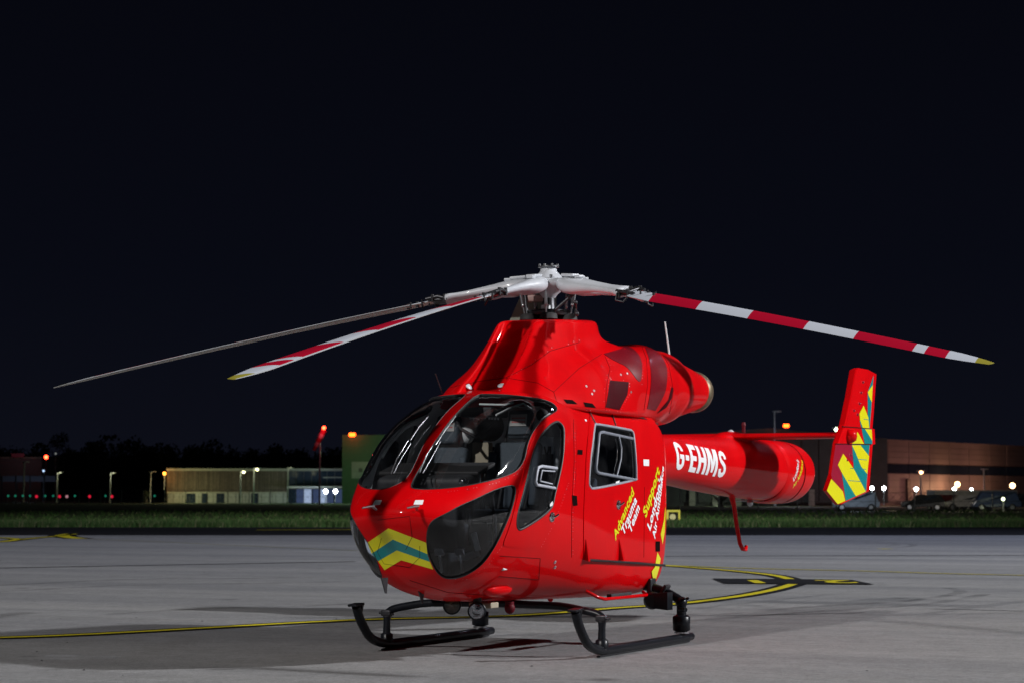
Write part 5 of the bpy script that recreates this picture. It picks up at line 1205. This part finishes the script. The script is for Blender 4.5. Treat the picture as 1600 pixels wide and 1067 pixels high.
# parked cars
def car(u, D, ang, L, H, body, label, van=False, lights=None):
    c_ = cf(gx_(u, D), D, bz0); t_ = thing('parked_car', label, 'car', c_, YAW+R(ang), 'cars parked behind the fence'); w = 1.75
    prof = [(-L/2, .35), (-L/2, .85), (-L*.46, 1.0), (-L*.40, H-.05), (-L*.34, H), (L*.12 if not van else L*.30, H), (L*.27 if not van else L*.42, .98), (L*.46, .86), (L/2, .62), (L/2, .35)]
    V = []
    for sx, sc in ((-1, 1), (1, 1)):
        for x, z in prof: V.append((x, sx*w/2*(1 if z < 1.05 else .82), z))
    n_ = len(prof); F = [(i, i+1, n_+i+1, n_+i) for i in range(n_-1)]+[(n_-1, 0, n_, 2*n_-1), tuple(range(n_))[::-1], tuple(range(n_, 2*n_))]
    mb = MB(); mb.add(V, F); o = mb.build('car_body', body, t_); bev = o.modifiers.new('b', 'BEVEL'); bev.width = .06; bev.segments = 2
    for sx in (-1, 1):
        mb = MB(); x0, x1, x2, x3 = -L*.40, -L*.36, (L*.10 if not van else L*.28), (L*.22 if not van else L*.37)
        mb.add([(x0, sx*(w/2*.93), 1.02), (x3, sx*(w/2*.93), 1.02), (x2, sx*(w/2*.83+.012), H-.12), (x1, sx*(w/2*.83+.012), H-.12)], [(0, 1, 2, 3) if sx < 0 else (3, 2, 1, 0)]); mb.build('side_window', GLZD, t_)
        for xx in (-L*.31, L*.31): mb = MB(); mb.lathe([(-.1, .2), (-.1, .33), (.1, .33), (.1, .2)], (xx, sx*(w/2-.08), .33), (0, 1, 0), 16); wh = mb.build('wheel', RUB, t_); mb = MB(); mb.lathe([(-.105, .19), (.105, .19)], (xx, sx*(w/2-.08), .33), (0, 1, 0), 12); mb.build('rim', STEEL, wh)
        mb = MB(); mb.box((L/2-.02, sx*w*.36, .72), (.06, .34, .14)); mb.build('headlight', lights or WHITET, t_); mb = MB(); mb.box((-L/2+.01, sx*w*.40, .82), (.06, .2, .16)); mb.build('tail_light', REDD, t_)
    mb = MB(); mb.box((-L/2, 0, .62), (.03, .5, .11)); mb.build('number_plate', YEL, t_)
SILV = mat('silver_car_paint', (.30, .34, .40), .3, coat=.5); BLUEP = mat('blue_car_paint', (.03, .05, .12), .3, coat=.5); BLKP = mat('black_car_paint', (.02, .02, .022), .3, coat=.5); WHP = mat('white_car_paint', (.5, .5, .5), .3, coat=.5); REDP = mat('dark_red_car_paint', (.12, .02, .02), .3, coat=.5)
car(1336, 205, 84, 4.3, 1.75, SILV, 'silver estate car just right of the tail fin tip', True)
car(1441, 208, 80, 4.1, 1.5, BLKP, 'black car, first to the right of the gap behind the fence'); car(1472, 212, 12, 4.1, 1.5, REDP, 'dark red car seen end on behind the fence')
car(1502, 210, 95, 3.9, 1.45, WHP, 'pale hatchback beneath the white trailer'); car(1520, 220, 100, 4.2, 1.45, BLKP, 'black saloon half hidden behind the pale hatchback'); car(1554, 206, 85, 4.5, 1.8, BLUEP, 'tall dark blue car with a glowing lamp, second from the right edge', True); car(1596, 207, 82, 4.3, 1.6, BLKP, 'black car cut by the right edge of the picture')
bulb(1567.5, 779, 203, .16, emis('car_park_glint', (.9, 1, .6), 5), 'small yellowish lamp standing beside the tall dark blue car', 'yard_light', 'yard lamps before the hangars'); lamp(1567, 783, 203, 40, (.9, 1, .6), .2, 2)
lamp(1400, 775, 205, 160, (1, .8, .5), .3, -6); lamp(1500, 765, 205, 190, (1, .85, .6), .3, 5); lamp(1335, 770, 205, 160, (.7, .85, 1), .3, 5)
# taxiway sign board
Ds = 118; S_ = thing('taxiway_sign', 'small yellow framed taxiway sign on the grass beside the cabin', 'sign', cf(gx_(1051, Ds), Ds)); SY = emis('yellow_sign_face', (.85, .78, .12), .55)
for (u0, u1, v0, v1) in ((1037, 1062, 796, 799), (1059.3, 1062, 799, 811.5), (1037, 1044, 799, 811.5)):
    under(S_, prism(MB(), u0, Ds, u1, Ds, zat(v1, Ds), zat(v0, Ds), .2), 'yellow_frame', SY)
under(S_, prism(MB(), 1044, Ds, 1059.3, Ds, zat(811.5, Ds), zat(799, Ds), .1, 0, -.1), 'black_board', BLKP)
mb = MB(); mb.lathe([(0, .16), (.05, .16)], at(1051, 807, Ds-.03), -FWH, 24); under(S_, mb, 'round_emblem', emis('sign_disc', (.85, .80, .40), .5))
for u in (1041, 1060): mb = MB(); mb.tube([cf(gx_(u, Ds), Ds, bz0), at(u, 811, Ds)], .03, 6); under(S_, mb, 'leg', POLE)
# trees
LEAF = mat('night_foliage', (.035, .045, .022), .9, noise=.4, nscale=.5); BARK = mat('bark', (.06, .05, .04), .9, noise=.3, nscale=2)
def tree(u, D, vtop, wpx, label, seed, lit=False, cat='tree'):
    rg = random.Random(seed); c_ = cf(gx_(u, D), D, bz0); H = zat(vtop, D); Wd = wpx/FPX*D/2; t_ = thing('broadleaf_tree', label, cat, c_, 0, 'trees on the skyline'); mb = MB()
    mb.tube([(0, 0, 0), (.1, 0, H*.25), (0, .1, H*.6)], [.4, .3, .12], 8)
    for k_ in range(5): a = rg.uniform(0, 6.3); mb.tube([(0, 0, H*.25), (math.cos(a)*Wd*.35, math.sin(a)*Wd*.35, H*.5), (math.cos(a)*Wd*.6, math.sin(a)*Wd*.6, H*.68)], [.2, .12, .05], 6)
    mb.build('trunk', BARK, t_); mb = MB(); cl = []
    for k_ in range(16):
        a = rg.uniform(0, 6.3); q_ = math.sqrt(rg.random())*.72; z = rg.uniform(.28, .86); rr_ = (1-abs(z-.5)*1.1); cl.append((math.cos(a)*q_*Wd*rr_, math.sin(a)*q_*Wd*rr_, z*H, rg.uniform(.22, .42)*min(Wd, H*.4)))
    cl.append((0, 0, H*.80, min(Wd*.45, H*.2)))
    for (x, y, z, r_) in cl:
        for k_ in range(90):
            d = Vector((rg.gauss(0, 1), rg.gauss(0, 1), rg.gauss(0, 1))).normalized()*r_*rg.uniform(.55, 1.08); p = Vector((x, y, z))+d; s_ = r_*rg.uniform(.10, .24); n1 = Vector((rg.gauss(0, 1), rg.gauss(0, 1), rg.gauss(0, 1))).normalized(); n2 = n1.orthogonal().normalized(); n3 = n1.cross(n2)
            mb.add([p+n2*s_, p+n3*s_*.7, p-n2*s_, p-n3*s_*.7], [(0, 1, 2, 3)])
    mb.build('crown', LEAF, t_)
TR = [(-12, 690, 70), (22, 694, 56), (62, 689, 60), (92, 665, 38), (112, 692, 40), (142, 686, 60), (172, 676, 74), (204, 680, 60), (238, 690, 52), (262, 691, 50), (296, 694, 56), (330, 685, 66), (362, 694, 56), (396, 699, 56), (432, 693, 70), (468, 699, 50), (500, 701, 46), (528, 694, 50)]
PLC = ['at the left edge of the picture', 'second from the left edge', 'just left of the tall narrow crown', 'with the tallest narrow crown, at the left', 'just right of the tall narrow crown', 'fifth from the left before the broad crown', 'with the broadest rounded crown', 'on the right shoulder of the broad crown', 'left of the timber building', 'above the orange wall lamp', 'above the left end of the timber building', 'with the highest crown above the timber building', 'above the pair of lit lamp posts at their left', 'above the pair of lit lamp posts at their right', 'above the middle of the timber building roof', 'left of the windsock', 'behind the windsock mast', 'next to the green building']
for i, ((u, v, w), pl_) in enumerate(zip(TR, PLC)): tree(u, 560+(i % 3)*25, v, w*1.25, 'black tree silhouette '+pl_, 100+i)
tree(1125, 270, 762, 46, 'low bush dimly lit by a doorway under the tail boom', 77, cat='bush'); tree(229, 395, 763, 14, 'small pale lit conical bush by the grey lamp post', 78, cat='bush')
lamp(228, 772, 392, 40, (1, .9, .5), .2, 2)
hd = MB(); hv = []
for i in range(60): u = -80+i*12; hv.append((u, 712+5*math.sin(i*.7)+3*math.sin(i*1.9)))
hv = [(at(u, v, 690), cf(gx_(u, 690), 690, -2)) for u, v in hv]; V = [p for a in hv for p in a]; hd.add(V, [(2*i, 2*i+1, 2*i+3, 2*i+2) for i in range(59)]); hd.add([p+FWH*40 for p in V], [(2*i, 2*i+2, 2*i+3, 2*i+1) for i in range(59)]); k_ = len(V); hd.f += [(2*i, 2*i+2, 2*i+2+k_, 2*i+k_) for i in range(59)]; hd.sm += [False]*59; hd.mi += [0]*59
hd.build('far_woodland', LEAF, kind='stuff')
# grass tufts on the verge
GT = [mat('grass_blades', c_, .9) for c_ in ((.035, .085, .018), (.07, .11, .035), (.13, .14, .07))]
mb = MB(); rg = random.Random(5)
for i in range(26000):
    q_ = rg.random(); D = 100.6+ (rg.random()**2.2)*(22 if q_ < .7 else 110); u = rg.uniform(-20, 1620); p = cf(gx_(u, D), D, -.02); h_ = rg.uniform(.10, .34)*(1.2 if D < 106 else .7); w_ = rg.uniform(.02, .05)*(1+(D-100)/60); a = rg.uniform(-.15, .15)
    mb.add([p-RTV*w_, p+RTV*w_, p+RTV*a+Vector((0, 0, h_))+FWH*rg.uniform(-.1, .1)], [(0, 1, 2)], False, 0 if rg.random() < .6 else (1 if rg.random() < .75 else 2))
mb.build('grass_tufts', GT, None, kind='stuff')
flood('verge_fill_light', 40, 50, 60, 95000, (.90, 1.0, .80), target=(-92, -45, 0), radius=1.0, cone=70).data.spot_blend = 1  # unseen extra light, added to brighten the grass verge
